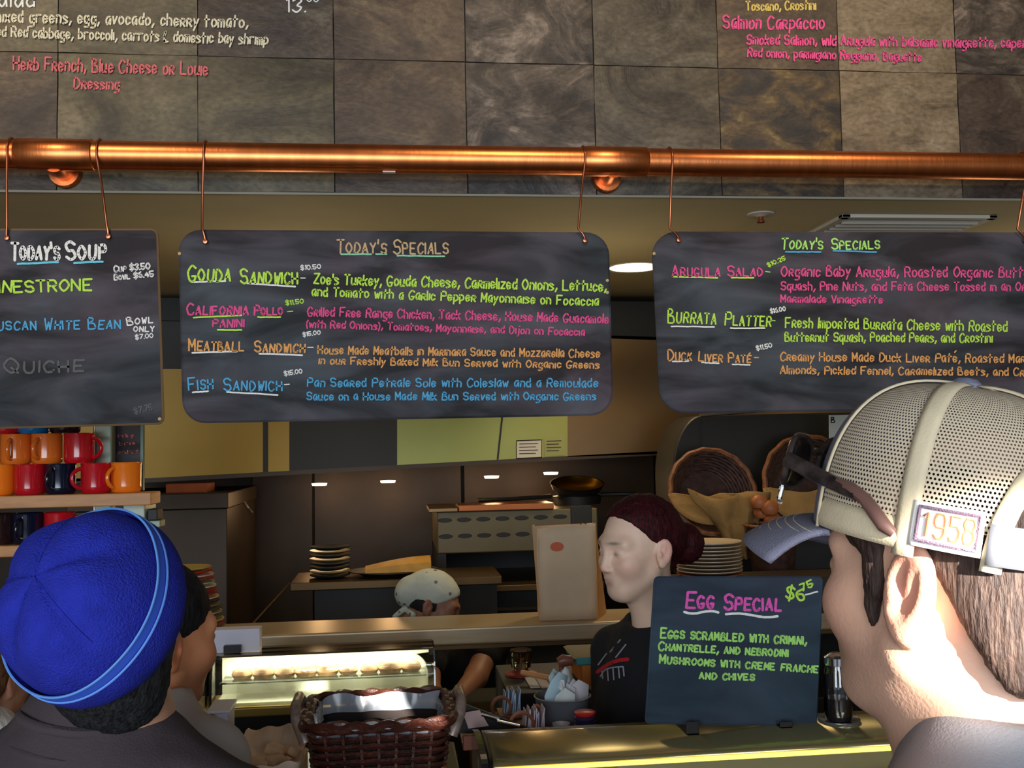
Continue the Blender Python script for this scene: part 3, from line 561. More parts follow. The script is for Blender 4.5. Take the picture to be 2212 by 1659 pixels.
mb = MB(); pr = []
for i in range(12):
    u = i/11; x = PY(790+140*u, 1240, TY+0.16)[0]; h = 0.02+0.038*(math.sin(u*1.55)); pr.append([(x, TY+0.05, zt+0.024), (x, TY+0.05, zt+0.028+h*0.6), (x, TY+0.13, zt+0.028+h), (x, TY+0.25, zt+0.026+h*0.5), (x, TY+0.25, zt+0.024)])
mb.grid(pr, closed=True); mb.f.append(tuple(range(5))[::-1]); mb.f.append(tuple(range(55, 60)))
mb.thing('flatbread', mat('golden_crust', rgb(206, 154, 66), 0.6, var=0.15, scale=14), 'golden wedge of flatbread lying in the shallow pan', 'bread', smooth=True)
# ================================================================== PASS, COUNTERS, GLASS CASES
def glass_mat(name, tint, refl=0.06, rough=0.02):
    m, nt, b = nodes(name); nt.nodes.remove(b); N = nt.nodes.new; L = nt.links.new; out = nt.nodes['Material Output']
    tr = N('ShaderNodeBsdfTransparent'); tr.inputs[0].default_value = tint; gl = N('ShaderNodeBsdfGlossy'); gl.inputs['Roughness'].default_value = rough
    lw = N('ShaderNodeFresnel'); lw.inputs[0].default_value = 1.5; ad = N('ShaderNodeMath'); ad.operation = 'ADD'; ad.use_clamp = True; ad.inputs[1].default_value = refl; L(lw.outputs[0], ad.inputs[0])
    mx = N('ShaderNodeMixShader'); L(ad.outputs[0], mx.inputs[0]); L(tr.outputs[0], mx.inputs[1]); L(gl.outputs[0], mx.inputs[2]); L(mx.outputs[0], out.inputs['Surface']); return m
m_glass = glass_mat('case_glass', (0.93, 0.97, 0.95, 1), 0.07); m_glass2 = glass_mat('clear_glass', (0.9, 0.92, 0.92, 1), 0.08)
m_pass = mat('pass_steel', rgb(190, 170, 140), 0.34, 0.55, var=0.06, scale=6, stretch=(1, 1, 20))
px0, px1 = -0.88, 2.6
ps = empty('pass_shelf', (0.4, 3.5, 0.0), 'long steel pass shelf with a thick front rim across the kitchen', 'shelf')
MB().box(px0, px1, 3.36, 3.62, 1.062, 1.12).build('shelf_top', m_pass, ps, bevel=0.008, seg=3)
MB().box(px0, px1, 3.365, 3.38, 1.05, 1.062).build('rim', m_brn, ps)
for x in (-0.8, 1.75): MB().lathe([(0.02, 0.841), (0.02, 1.06)], (x, 3.5, 0), 16).build('post', m_steel, ps, smooth=True)
MB().box(-0.88, 2.6, 3.36, 3.72, 0, 0.84).thing('prep_counter', m_black, 'dark prep counter below the pass shelf', 'counter', bevel=0.004)
# colourful plates piled on the pass at left
cols = [(150, 110, 50), (150, 24, 22), (206, 168, 74), (88, 92, 70), (196, 164, 84), (70, 70, 46), (150, 120, 60), (40, 32, 24), (214, 190, 130), (172, 26, 30), (170, 30, 32), (216, 206, 180), (150, 172, 158), (176, 28, 32), (214, 176, 168), (180, 24, 36), (176, 150, 84)]
cn = ['ochre', 'red', 'yellow', 'sage', 'yellow', 'olive', 'ochre', 'dark brown', 'cream', 'red', 'red', 'cream', 'pale green', 'red', 'pale pink', 'red', 'ochre']
prof = lambda r: [(0.0, 0.0), (r*0.55, 0.0), (r*0.93, 0.009), (r, 0.012), (r, 0.015), (r*0.92, 0.0135), (r*0.55, 0.005), (0, 0.005)]
for k, (c, n) in enumerate(zip(cols, cn)):
    o = MB().lathe(prof(0.108-0.0016*k), (0, 0, 0), 32).build('plate', mat('glaze_%s' % n.replace(' ', '_'), rgb(*c), 0.18), None, smooth=True)
    q = PY(392, 1360, 3.49); o.location = (q[0]+0.032+0.001*(k % 3)-k*0.0012, 3.49, 1.121+k*0.0122)
    pos = 'at the bottom' if k == 0 else ('on top' if k == len(cols)-1 else '%s from the bottom' % ['', 'second', 'third', 'fourth', 'fifth', 'sixth', 'seventh', 'eighth', 'ninth', 'tenth', 'eleventh', 'twelfth', 'thirteenth', 'fourteenth', 'fifteenth', 'sixteenth'][k])
    props(o, '%s glazed plate, %s of the colourful pile on the pass shelf' % (n, pos), 'plate', 'coloured plates on the pass')
# cream plates at the right of the woman
zb = PY(1530, 1246, 3.49)[2]; q = PY(1533, 1246, 3.49)
MB().box(q[0]-0.16, q[0]+0.5, 3.38, 3.6, 1.1205, zb-0.0005).thing('riser', m_dsteel, 'dull steel riser on the pass under the cream plates', 'stand', bevel=0.003)
m_c2 = mat('cream_plate', rgb(206, 186, 158), 0.3)
for k in range(10):
    m_ = mat('terracotta_plate', rgb(176, 98, 58), 0.3) if k == 0 else m_c2
    o = MB().lathe(prof(0.114), (0, 0, 0), 36).build('plate', m_, None, smooth=True); o.location = (q[0]+0.0006*((k*7) % 3), 3.49, zb+k*0.0122)
    props(o, ('terracotta plate at the bottom of the cream stack behind the egg sign' if k == 0 else 'cream plate, %s above the terracotta one, behind the egg sign' % ['', 'first', 'second', 'third', 'fourth', 'fifth', 'sixth', 'seventh', 'eighth', 'ninth and topmost'][k]), 'plate', 'cream plates behind the egg sign')
# brown paper bag
m_kraft = mat('kraft_paper', rgb(216, 188, 156), 0.85, var=0.06, scale=9, bump=0.25, bscale=9); m_kraft2 = mat('kraft_side', rgb(214, 156, 92), 0.85, var=0.06, scale=9, bump=0.25, bscale=9)
yb = 3.42; A = PY(1166, 1337, yb); B = PY(1291, 1338, yb); bw = B[0]-A[0]; z0 = 1.121; zt_ = PY(1162, 1142, yb)[2]
bag = empty('paper_bag', (A[0]+bw/2, yb+0.07, z0), 'brown kraft paper bag with an orange sticker standing on the pass', 'bag')
def bagp(u, v, side=0): return None
mb = MB(); n = 8; rowsf = []
for j in range(n+1):
    v = j/n; r = []
    for i in range(7):
        u = i/6; r.append((A[0]+bw*u-0.004*v*(1-u)+0.002*math.sin(7*v+u*5), yb-0.004*math.sin(v*6+u*3)-0.006*math.sin(u*PI)*v, z0+(zt_-z0+0.012*u)*v))
    rowsf.append(r)
mb.grid(rowsf); mb.build('front_panel', m_kraft, bag, smooth=True, solid=0.0012)
def side(x0, dx, name, m_):
    mb = MB(); g = []
    for j in range(n+1):
        v = j/n; z = z0+(zt_+0.006-z0)*v; tuck = 0.035*v; g.append([(x0, yb, z), (x0+dx*0.30-math.copysign(tuck, dx)*0.5, yb+0.06, z), (x0+dx*(0.55)*(1-v*0.6), yb+0.12, z)])
    mb.grid(g).build(name, m_, bag, solid=0.0012)
side(B[0], 0.10, 'gusset', m_kraft2); side(A[0], 0.02, 'gusset', m_kraft)
MB().prism([(A[0]+0.01, yb+0.12, z0), (B[0]+0.035, yb+0.12, z0), (B[0]+0.015, yb+0.11, zt_+0.006), (A[0]+0.004, yb+0.11, zt_)], (0, 0.0015, 0)).build('back_panel', m_kraft, bag)
MB().lathe([(0, -0.001), (0.023, -0.001), (0.023, 0)], PY(1203, 1181, yb-0.006), 24, ((1, 0, 0), (0, 0, 1), (0, 1, 0)), sq=0.68).build('sticker', mat('orange_sticker', rgb(206, 96, 56), 0.6), bag)
p = PY(1260, 1136, yb+0.01); MB().tube([p+np.array([0.012*math.cos(a), 0, 0.010*math.sin(a)]) for a in np.linspace(0, 2*PI, 14)[:-1]], 0.003, 6, closed=True).box(p[0]-0.009, p[0]+0.009, p[1]-0.004, p[1]+0.004, p[2]-0.022, p[2]-0.008).thing('clip', mat('brass_clip', rgb(230, 190, 110), 0.2, 1.0), 'small shiny gold clip on top of the paper bag', 'clip', smooth=True)
# left display case with curved glass
CY = 2.76; a = PY(462, 1418, CY+0.06); b = PY(932, 1394, CY+0.06); c0 = PY(470, 1537, CY); c1 = PY(940, 1505, CY)
X0c, X1c = a[0], b[0]+0.004; zt = (a[2]+b[2])/2; zb_ = (c0[2]+c1[2])/2
cs = empty('display_case', ((X0c+X1c)/2, CY+0.15, 0), 'lit glass display case with a white card on top, left of the wicker basket', 'display case')
MB().box(X0c-0.05, X1c+0.01, CY+0.02, CY+0.15, 0, zb_-0.025).build('base', m_black, cs, bevel=0.004)
MB().box(X0c-0.06, X1c+0.01, CY, CY+0.16, zb_-0.025, zb_).build('bottom_trim', mat('gold_trim', rgb(206, 176, 96), 0.3, 0.7), cs, bevel=0.004)
pr = []; Hc = zt-zb_
for k in range(13):
    t = k/12; pr.append((CY+0.004+0.012*t+0.016*max(0, t-0.62)**2/0.144*0.9, zb_+Hc*(t if t < 0.8 else t)))
g = [[(X0c, y, z), ((X0c+X1c)/2, y, z), (X1c, y, z)] for y, z in pr]; MB().grid(g).build('curved_glass', m_glass, cs, smooth=True, solid=0.004)
MB().box(X0c, X1c, pr[-1][0], CY+0.15, zt-0.002, zt+0.003).build('top_glass', m_glass, cs)
MB().prism([(X0c, y, z) for y, z in pr]+[(X0c, CY+0.15, zt), (X0c, CY+0.15, zb_)], (-0.004, 0, 0)).build('end_glass', m_glass, cs)
MB().prism([(X1c, y, z) for y, z in pr]+[(X1c, CY+0.15, zt), (X1c, CY+0.15, zb_)], (0.004, 0, 0)).build('end_glass', m_glass, cs)
MB().tube([(X0c, pr[0][0], zb_), (X0c, pr[6][0], pr[6][1]), (X0c, pr[-1][0], zt)], 0.0035, 6).build('edge_bead', m_black, cs)
m_casein = mat('case_interior', rgb(232, 226, 200), 0.5)
MB().box(X0c+0.01, X1c-0.01, CY+0.13, CY+0.145, zb_, zt-0.01).build('back_panel', m_casein, cs)
MB().box(X0c+0.01, X1c-0.01, CY+0.02, CY+0.13, zb_, zb_+0.008).build('deck', m_casein, cs)
MB().box(X0c+0.02, X1c-0.02, CY+0.04, CY+0.128, zb_+Hc*0.42, zb_+Hc*0.42+0.005).build('glass_shelf', m_glass, cs)
light('AREA', 'case_tube', ((X0c+X1c)/2, CY+0.075, zt-0.012), ((X0c+X1c)/2, CY+0.075, 0), 2.4, (1.0, 0.94, 0.78), X1c-X0c-0.05, 0.03)
rnd = random.Random(3); zs = zb_+Hc*0.42+0.006; m_past = mat('baked_crust', rgb(142, 106, 66), 0.7, var=0.3, scale=30, bump=0.4, bscale=40)
for k in range(9):
    x = X0c+0.07+k*(X1c-X0c-0.13)/8; r = rnd.uniform(0.026, 0.036)
    o = MB().lathe([(0, 0), (r*0.8, 0), (r, r*0.35), (r*0.85, r*0.75), (r*0.45, r*1.0), (0, r*1.08)], (0, 0, 0), 14).build('pastry', m_past, None, smooth=True); o.location = (x, CY+0.084, zs); o.rotation_euler[2] = k
    props(o, 'brown domed pastry inside the lit glass case, %s from its left end' % ['first', 'second', 'third', 'fourth', 'fifth', 'sixth', 'seventh', 'eighth', 'ninth'][k], 'pastry', 'pastries in the left glass case')
# smaller glass box at its left end
a = PY(404, 1425, CY+0.03); gx0, gx1 = a[0], X0c-0.012
gb = empty('glass_box', ((gx0+gx1)/2, CY+0.1, zb_), 'small clear glass box at the left end of the display case', 'glass box')
for q in ((gx0, gx1, CY+0.02, CY+0.024), (gx0, gx1, CY+0.2, CY+0.204), (gx0, gx0+0.004, CY+0.02, CY+0.204), (gx1-0.004, gx1, CY+0.02, CY+0.204)): MB().box(q[0], q[1], q[2], q[3], zb_+0.001, zt-0.01).build('pane', m_glass, gb)
MB().box(gx0, gx1, CY+0.02, CY+0.204, zt-0.01, zt-0.005).build('lid', m_glass, gb)
# white card box with black stand on the case
ca = empty('card_box', PY(515, 1412, CY+0.06), 'white paper card box with a small black square, on the left glass case', 'card')
a = PY(453, 1362, CY+0.07); b = PY(561, 1410, CY+0.07)
MB().box(a[0], b[0], CY+0.07, CY+0.12, zt+0.004, a[2]).build('card', mat('white_card', rgb(214, 214, 232), 0.7), ca, bevel=0.001)
a = PY(484, 1394, CY+0.06); b = PY(521, 1412, CY+0.06); MB().box(a[0], b[0], CY+0.05, CY+0.069, zt+0.004, a[2]).build('black_clip', mat('clip_black', rgb(40, 36, 44), 0.4), ca, bevel=0.002)
# lower front counter with the things on it
ct = MB().box(-1.7, 0.13, 1.85, 2.5, 0.0, 1.0).thing('service_counter', mat('dark_counter', rgb(50, 42, 36), 0.35, var=0.2, scale=6), 'dark service counter under the wicker basket', 'counter', bevel=0.006)
m_wick = mat('wicker', rgb(74, 32, 20), 0.45, var=0.45, scale=26, bump=0.3, bscale=120, coat=0.4)
bx0, bx1, by0, by1 = PY(662, 1600, 1.87)[0], PY(972, 1600, 1.87)[0], 1.87, 2.10; bz1 = PY(820, 1566, 1.87)[2]; bz0 = 1.001
bk = empty('wicker_basket', ((bx0+bx1)/2, (by0+by1)/2, bz0), 'rectangular dark brown wicker basket lined with plastic, in the foreground', 'basket')
def rect(z, off, n=40, ph=0.0, am=0.0):
    t = (z-bz0)/(bz1-bz0); ins = 0.022*(1-t); x0, x1, y0, y1 = bx0+ins, bx1-ins, by0+ins, by1-ins; r = 0.03; P = []
    cs_ = [(x1-r, y0+r, -PI/2), (x1-r, y1-r, 0), (x0+r, y1-r, PI/2), (x0+r, y0+r, PI)]
    raw = []
    for i, (cx, cy, a0) in enumerate(cs_):
        for k in range(5): a_ = a0+PI/2*k/4; raw.append((cx+r*math.cos(a_), cy+r*math.sin(a_), math.cos(a_), math.sin(a_)))
        nx, ny, na = cs_[(i+1) % 4]; p0 = raw[-1]; p1 = (nx+r*math.cos(na), ny+r*math.sin(na)); L = math.hypot(p1[0]-p0[0], p1[1]-p0[1]); m_ = max(2, int((L+(0.044*(1-t)))/0.0075+1e-6)) if False else (36 if L > 0.2 else 24)
        for k in range(1, m_): u = k/m_; raw.append((p0[0]+(p1[0]-p0[0])*u, p0[1]+(p1[1]-p0[1])*u, p0[2], p0[3]))
    for i, (x, y, nx, ny) in enumerate(raw):
        o_ = off+am*math.sin(i*PI/2+ph); P.append((x+nx*o_, y+ny*o_, z))
    return P
nr = 15
for k in range(nr):
    z = bz0+0.008+(bz1-bz0-0.018)*k/(nr-1); o = MB().tube(rect(z, 0, ph=(k % 2)*PI+PI/4, am=0.0028), 0.0050, 5, closed=True).build('strand', m_wick, bk, smooth=True)
for off in (0.002, 0.010):
    MB().tube([(x, y, bz1+0.004*math.sin(i*0.9+off*400)) for i, (x, y, z) in enumerate(rect(bz1, off))], 0.008, 6, closed=True).build('rim', m_wick, bk, smooth=True)
st = rect((bz0+bz1)/2, 0)
mb = MB()
for i in range(0, len(st), 4):
    a = rect(bz0+0.003, 0)[i]; b = rect(bz1, 0)[i]; mb.tube([a, b], 0.0042, 5)
mb.build('stakes', m_wick, bk, smooth=True)['kind'] = 'stuff'
MB().box(bx0+0.03, bx1-0.03, by0+0.03, by1-0.03, bz0, bz0+0.006).build('bottom', m_wick, bk)
g0 = [[(x, y, z) for (x, y, z) in rect(z_, -0.009)] for z_ in (bz0+0.004, (bz0+bz1)/2, bz1-0.024)]; MB().grid(g0, closed=True).build('inner_wall', mat('wicker_inside', rgb(34, 20, 15), 0.8), bk, smooth=True)
m_plas = mat('clear_plastic', rgb(196, 204, 216), 0.15, alpha=0.55, spec=0.8)
g = []
for j in range(5):
    t = j/4; g.append([(x+0.003*math.sin(i*0.8+j), y+0.003*math.cos(i*0.7), bz1-0.028+0.032*t+0.004*math.sin(i*0.5)*t) for i, (x, y, z) in enumerate(rect(bz1, -0.016+0.006*t))])
MB().grid(g, closed=True).build('plastic_liner', m_plas, bk, smooth=True)
m_rope = mat('grey_handle', rgb(150, 130, 120), 0.3, 0.3, var=0.3, scale=60)
for sx, x in ((-1, bx0), (1, bx1)):
    MB().tube([(x+sx*0.006, by0+0.035, bz1-0.035), (x+sx*0.022, by0+0.045, bz1+0.004), (x+sx*0.026, by0+0.07, bz1+0.022), (x+sx*0.026, by1-0.08, bz1+0.022), (x+sx*0.02, by1-0.05, bz1+0.004), (x+sx*0.006, by1-0.035, bz1-0.03)], 0.010, 8).build('handle', m_rope, bk, smooth=True)
# paper lined bread box left of the basket
a = PY(503, 1640, 1.92); b = PY(640, 1640, 1.92); zt2 = a[2]-0.022
bb = empty('bread_box', ((a[0]+b[0])/2, 2.0, 1.001), 'box lined with crumpled white paper left of the wicker basket', 'box')
MB().box(a[0], b[0], 1.92, 2.16, 1.001, zt2-0.03).build('body', m_kraft, bb, bevel=0.003)
g = []
for j in range(9):
    r = []
    for i in range(17):
        u, v = i/16, j/8; ed = min(u, 1-u, v, 1-v); r.append((a[0]-0.008+(b[0]-a[0]+0.016)*u, 1.908+0.26*v, zt2-0.024+0.036*math.exp(-ed*14)+0.003*math.sin(17*u+9*v)+0.003*math.cos(23*v-7*u)))
    g.append(r)
MB().grid(g).build('paper_liner', mat('parchment', rgb(232, 208, 184), 0.8, var=0.05, scale=12), bb, smooth=True, solid=0.001)
for k, (u, v, s) in enumerate(((0.35, 0.3, 0.9), (0.62, 0.28, 1.0), (0.5, 0.62, 1.1), (0.78, 0.6, 0.85))):
    p_ = (a[0]+(b[0]-a[0])*u, 1.92+0.22*v, zt2-0.016); o = MB().box(-0.02*s, 0.02*s, -0.018*s, 0.018*s, 0, 0.02*s).build('bread_chunk', mat('pale_crumb', rgb(226, 190, 152), 0.8, var=0.12, scale=30), None, bevel=0.006, seg=3, subs=0)
    o.location = p_; o.rotation_euler = (0.2*k, 0.15, 0.7*k); props(o, ['small pale bread chunk at front left of the paper lined box', 'pale bread chunk at front right of the paper lined box', 'largest pale bread chunk at the middle of the paper lined box', 'pale bread chunk at back right of the paper lined box'][k], 'bread', 'bread chunks in the paper box')
# lilac white dispenser
a = PY(447, 1534, 2.2); b = PY(494, 1534, 2.2)
ds = empty('dispenser', ((a[0]+b[0])/2, 2.25, 1.001), 'narrow lilac white box with a copper coloured clip beside the white tee', 'dispenser')
MB().box(a[0]+0.012, b[0], 2.2, 2.28, 1.001, a[2]-0.006).build('body', mat('lilac_plastic', rgb(196, 190, 214), 0.4), ds, bevel=0.004)
MB().box(a[0], b[0]+0.004, 2.19, 2.29, a[2]-0.006, a[2]).build('lid', mat('white_plastic', rgb(214, 214, 226), 0.35), ds, bevel=0.002)
MB().box(a[0]+0.008, b[0]+0.004, 2.196, 2.2, 1.06, 1.068).build('band', m_black, ds)
p = PY(455, 1562, 2.19); MB().lathe([(0, -0.045), (0.003, -0.03), (0.008, 0.0), (0.006, 0.016), (0, 0.02)], p, 10).build('clip', m_copper2, ds, smooth=True)
# right display case: curved top, glowing edge strip, pastries inside
RX0 = PZ(1043, 1592, 1.158)[0]; RX1 = 2.4; TZ = 1.158; FY = 1.80
rc = empty('display_case', (0.9, 2.0, 0), 'long curved glass display case with a glowing yellow strip, under the egg sign', 'display case')
cpr = [(1.99, TZ), (1.96, TZ+0.0015), (1.93, TZ+0.0022), (1.90, TZ+0.0022), (1.87, TZ+0.0012), (1.845, TZ-0.0005), (1.825, TZ-0.003), (1.81, TZ-0.0065), (1.802, TZ-0.012)]
m_ctop = mat('case_top', rgb(190, 176, 124), 0.17, 0.7, var=0.1, scale=2)
MB().grid([[(RX0, y, z), (RX1, y, z)] for y, z in cpr]).build('curved_top', m_ctop, rc, smooth=True, solid=0.004)
MB().box(RX0, RX1, 1.797, 1.803, TZ-0.019, TZ-0.0125).build('light_strip', mat('yellow_strip', rgb(250, 230, 90), 0.4, emit=(1, 0.82, 0.16, 1), es=1.6), rc)
MB().box(RX0, RX1, 1.798, 1.802, 0.86, TZ-0.020).build('front_glass', m_glass, rc)
MB().box(RX0, RX1, 1.81, 1.985, 0, 0.86).build('base', m_black, rc)
MB().box(RX0, RX1, 1.975, 1.985, 0.86, TZ-0.006).build('back_panel', mat('case_back', rgb(120, 112, 84), 0.5), rc)
MB().box(RX0+0.01, RX1, 1.83, 1.945, 1.02, 1.028).build('glass_shelf', m_glass2, rc)
ep = [(y, z) for y, z in cpr]+[(1.80, 0.0), (2.045, 0.0), (2.045, TZ-0.01)]
MB().prism([(RX0-0.002, y, z) for y, z in ep], (-0.012, 0, 0)).build('end_panel', mat('smoked_end', rgb(44, 38, 48), 0.12), rc)
MB().tube([(RX0+0.002, y-0.001, z+0.001) for y, z in cpr[1:]]+[(RX0+0.002, 1.799, 0.95)], 0.0045, 6).build('edge_bead', m_black, rc, smooth=True)
lb = MB(); write(lb, '8', 0, 0, 0.8, 0, 2.0, lambda x, y, l=0: (RX0-0.0155, 2.0-0.007*x, 1.10-0.010*y-0.0), w=0.12)
p = PP(988, 1636, (RX0-0.0155, 0, 0), (1, 0, 0)); lb = MB()
write(lb, '8', 0, 0, 5, 0, 9, lambda x, y, l=0: (RX0-0.0155, p[1]-x*0.0016*1.6, p[2]-y*0.0013), w=0.9); ribbon(lb, [np.array([7.5, 1]), np.array([7.5, -10])], 0.6, lambda x, y, l=0: (RX0-0.0155, p[1]-x*0.0026, p[2]-y*0.0013)); lb.build('label_lettering', K['white'], rc)
light('AREA', 'case_tube', (1.2, 1.89, TZ-0.02), (1.2, 1.89, 0), 1.2, (1, 0.86, 0.5), 2.2, 0.03)
for k in range(10):
    p = PY(1838+k*26, 1652, 1.9); o = MB().lathe([(0, 0), (0.026, 0), (0.032, 0.012), (0.024, 0.028), (0, 0.034)], (0, 0, 0), 12).build('bun', mat('golden_bun', rgb(222, 160, 66), 0.45, var=0.3, scale=40), None, smooth=True)
    o.location = (RX0+0.735+k*0.068, 1.885+0.02*(k % 2), 1.0285+0.0); props(o, 'golden glazed bun on the right case shelf, %s from the left' % ['first', 'second', 'third', 'fourth', 'fifth', 'sixth', 'seventh', 'eighth', 'ninth', 'tenth'][k], 'bun', 'golden buns in the right case')
# back ledge and everything on it
LZ = 1.10
MB().box(RX0+0.002, 0.40, 2.05, 2.36, 0.0, LZ).thing('side_counter', mat('brown_laminate', rgb(92, 52, 34), 0.4), 'brown laminate side counter behind the curved case, carrying sugar packets', 'counter', bevel=0.003)
MB().box(0.265, 0.47, 2.52, 2.86, 0.0, LZ).thing('rear_stand', m_black, 'dark stand behind the metal bin holding cartons and the amber jar', 'stand', bevel=0.003)
def at(px, Y, z=LZ): return np.array([PY(px, 1560, Y)[0], Y, z+0.001])
# tray with chrome rods
a = at(985, 2.09); b = at(1155, 2.09)
tr = empty('tip_tray', (a[0]+0.03, 2.13, LZ), 'brown tray with chrome rods and a folded paper, left of the sugar caddies', 'tray')
MB().box(a[0]+0.012, b[0]-0.01, 2.07, 2.2, LZ+0.001, LZ+0.012).box(a[0]+0.012, b[0]-0.01, 2.065, 2.072, LZ+0.001, LZ+0.03).build('body', mat('tray_brown', rgb(132, 66, 38), 0.4), tr, bevel=0.002)
for (p0, p1, yy) in (((1040, 1543), (1078, 1554), 2.10), ((1073, 1558), (1122, 1569), 2.09)): MB().tube([PY(p0[0], p0[1], yy), PY(p1[0], p1[1], yy)], 0.0042, 8).build('rod', mat('chrome', rgb(225, 225, 230), 0.12, 1.0), tr, smooth=True)
MB().prism([PY(x, y, 2.10) for x, y in ((1000, 1540), (1036, 1534), (1056, 1568), (1012, 1574))][::-1], (0, 0.003, 0)).build('folded_paper', mat('pinkish_paper', rgb(214, 180, 176), 0.7), tr)
MB().prism([PY(x, y, 2.115) for x, y in ((975, 1524), (1003, 1521), (1155, 1578), (1150, 1588), (990, 1584))][::-1], (0, 0.01, 0)).build('dark_flap', m_black, tr)
# sugar caddies lying with round ends
m_wood = mat('bent_wood', rgb(150, 92, 66), 0.45, var=0.2, scale=30); m_pk = [mat('packet_blue', rgb(168, 190, 214), 0.6, var=0.12, scale=60), mat('packet_lilac', rgb(206, 192, 204), 0.6, var=0.08, scale=60)]
for (x0, x1, y0, y1, Y, mk, lb) in ((1062, 1126, 1497, 1548, 2.30, 0, 'round ended caddy of pale blue sweetener packets, farther back'), (1100, 1178, 1518, 1574, 2.13, 1, 'round ended wooden caddy of lilac paper packets, nearer')):
    A = PY(x0, y1, Y); B = PY(x1, y0, Y); R = 0.026 if mk else 0.022; zc_ = LZ+0.002+R; 
    cd_ = empty('sugar_caddy', ((A[0]+B[0])/2, Y, LZ), lb, 'caddy')
    cx_ = A[0]+R
    MB().tube([(cx_+R*math.cos(t)*0.95, Y, zc_+R*math.sin(t)) for t in np.linspace(0, 2*PI, 22)[:-1]], 0.0042, 6, closed=True).build('end_ring', m_wood, cd_, smooth=True)
    MB().tube([(B[0]-0.012+R*0.5*math.cos(t), Y+0.05, zc_+R*math.sin(t)) for t in np.linspace(0, 2*PI, 22)[:-1]], 0.004, 6, closed=True).build('end_ring', m_wood, cd_, smooth=True)
    MB().box(cx_-0.005, B[0], Y-0.01, Y+0.06, LZ+0.001, LZ+0.008).build('base', m_wood, cd_)
    for k in range(11):
        x = cx_+0.006+(B[0]-cx_-0.01)*k/10; h = 0.052+0.006*math.sin(k*2.3); dx = 0.004*math.sin(k*1.7)
        MB().prism([(x, Y+0.0, LZ+0.009), (x+0.001, Y+0.05, LZ+0.009), (x+dx+0.004, Y+0.052, LZ+h), (x+dx+0.003, Y-0.002, LZ+h+0.003)], (0.0022, 0, 0)).build('packet', m_pk[mk], cd_)
# metal bucket with napkins
q = at(1216, 2.24); bu = empty('metal_bin', q, 'round brushed metal bin full of pale napkins, behind the case', 'bin')
h1 = PY(1216, 1506, 2.24)[2]-LZ
MB().lathe([(0.0, 0), (0.050, 0), (0.057, h1*0.5), (0.060, h1), (0.063, h1+0.003), (0.060, h1+0.004), (0.054, h1*0.5), (0.047, 0.004), (0, 0.004)], q, 36).build('wall', mat('galvanised', rgb(136, 138, 146), 0.4, 0.5, var=0.1, scale=20), bu, smooth=True)
m_nap = [mat('napkin_blue', rgb(186, 212, 222), 0.75), mat('napkin_white', rgb(222, 226, 224), 0.75), mat('napkin_lilac', rgb(206, 200, 206), 0.75)]
rn = random.Random(5)
for k in range(12):
    an = rn.uniform(0, 2*PI); rr = rn.uniform(0.0, 0.036); cx, cy = q[0]+rr*math.cos(an), q[1]+rr*math.sin(an)*0.8; hh = h1+rn.uniform(0.02, 0.062); w_ = rn.uniform(0.014, 0.024); t1 = rn.uniform(-0.9, 0.9); lean = rn.uniform(-0.012, 0.012)
    c_, s_ = math.cos(t1), math.sin(t1); z1 = LZ+hh
    MB().grid([[(cx-w_*c_, cy-w_*s_, LZ+0.02), (cx, cy-0.006, LZ+0.02), (cx+w_*c_, cy+w_*s_, LZ+0.02)], [(cx-w_*c_*1.1, cy-w_*s_, LZ+hh*0.6), (cx, cy+0.008, LZ+hh*0.6), (cx+w_*c_*1.1, cy+w_*s_, LZ+hh*0.62)], [(cx-w_*c_*0.9+lean, cy-w_*s_, z1-0.012), (cx+lean, cy-0.004, z1+0.006), (cx+w_*c_+lean, cy+w_*s_, z1-0.008)]]).thing('napkin', m_nap[k % 3], 'folded %s napkin standing in the round metal bin, %s' % (['pale blue', 'white', 'lilac'][k % 3], ['one of the first set', 'second of its colour', 'third of its colour', 'last of its colour'][k//3]), 'napkin', 'folded %s napkins in the metal bin' % ['pale blue', 'white', 'lilac'][k % 3], smooth=True, solid=0.0015)
# plastic cup
q = at(1212, 2.12); MB().lathe([(0, 0), (0.014, 0), (0.018, 0.028), (0.0185, 0.03), (0.0165, 0.03), (0.012, 0.003), (0, 0.003)], q, 20).thing('plastic_cup', mat('frosted_plastic', rgb(214, 196, 196), 0.35, alpha=0.7), 'small frosted plastic cup left of the coloured lids', 'cup', smooth=True)
# pile of coloured lids
q = at(1263, 2.12)
for k, (c, n) in enumerate((((176, 30, 34), 'red lid at the bottom'), ((204, 168, 76), 'yellow lid second from the bottom'), ((172, 26, 34), 'red lid third from the bottom'), ((46, 40, 70), 'navy lid fourth from the bottom'), ((56, 50, 84), 'navy lid fifth from the bottom'), ((206, 42, 40), 'bright red lid on top'))):
    o = MB().lathe([(0, 0), (0.020, 0), (0.0225, 0.003), (0.0225, 0.0065), (0.019, 0.0085), (0, 0.0085)], (0, 0, 0), 24).build('lid', mat('lid_%d' % k, rgb(*c), 0.3), None, smooth=True); o.location = (q[0]+0.0008*(k % 2), q[1], q[2]+k*0.0088)
    props(o, n+' of the small pile beside the woman', 'lid', 'coloured lids beside the cup')
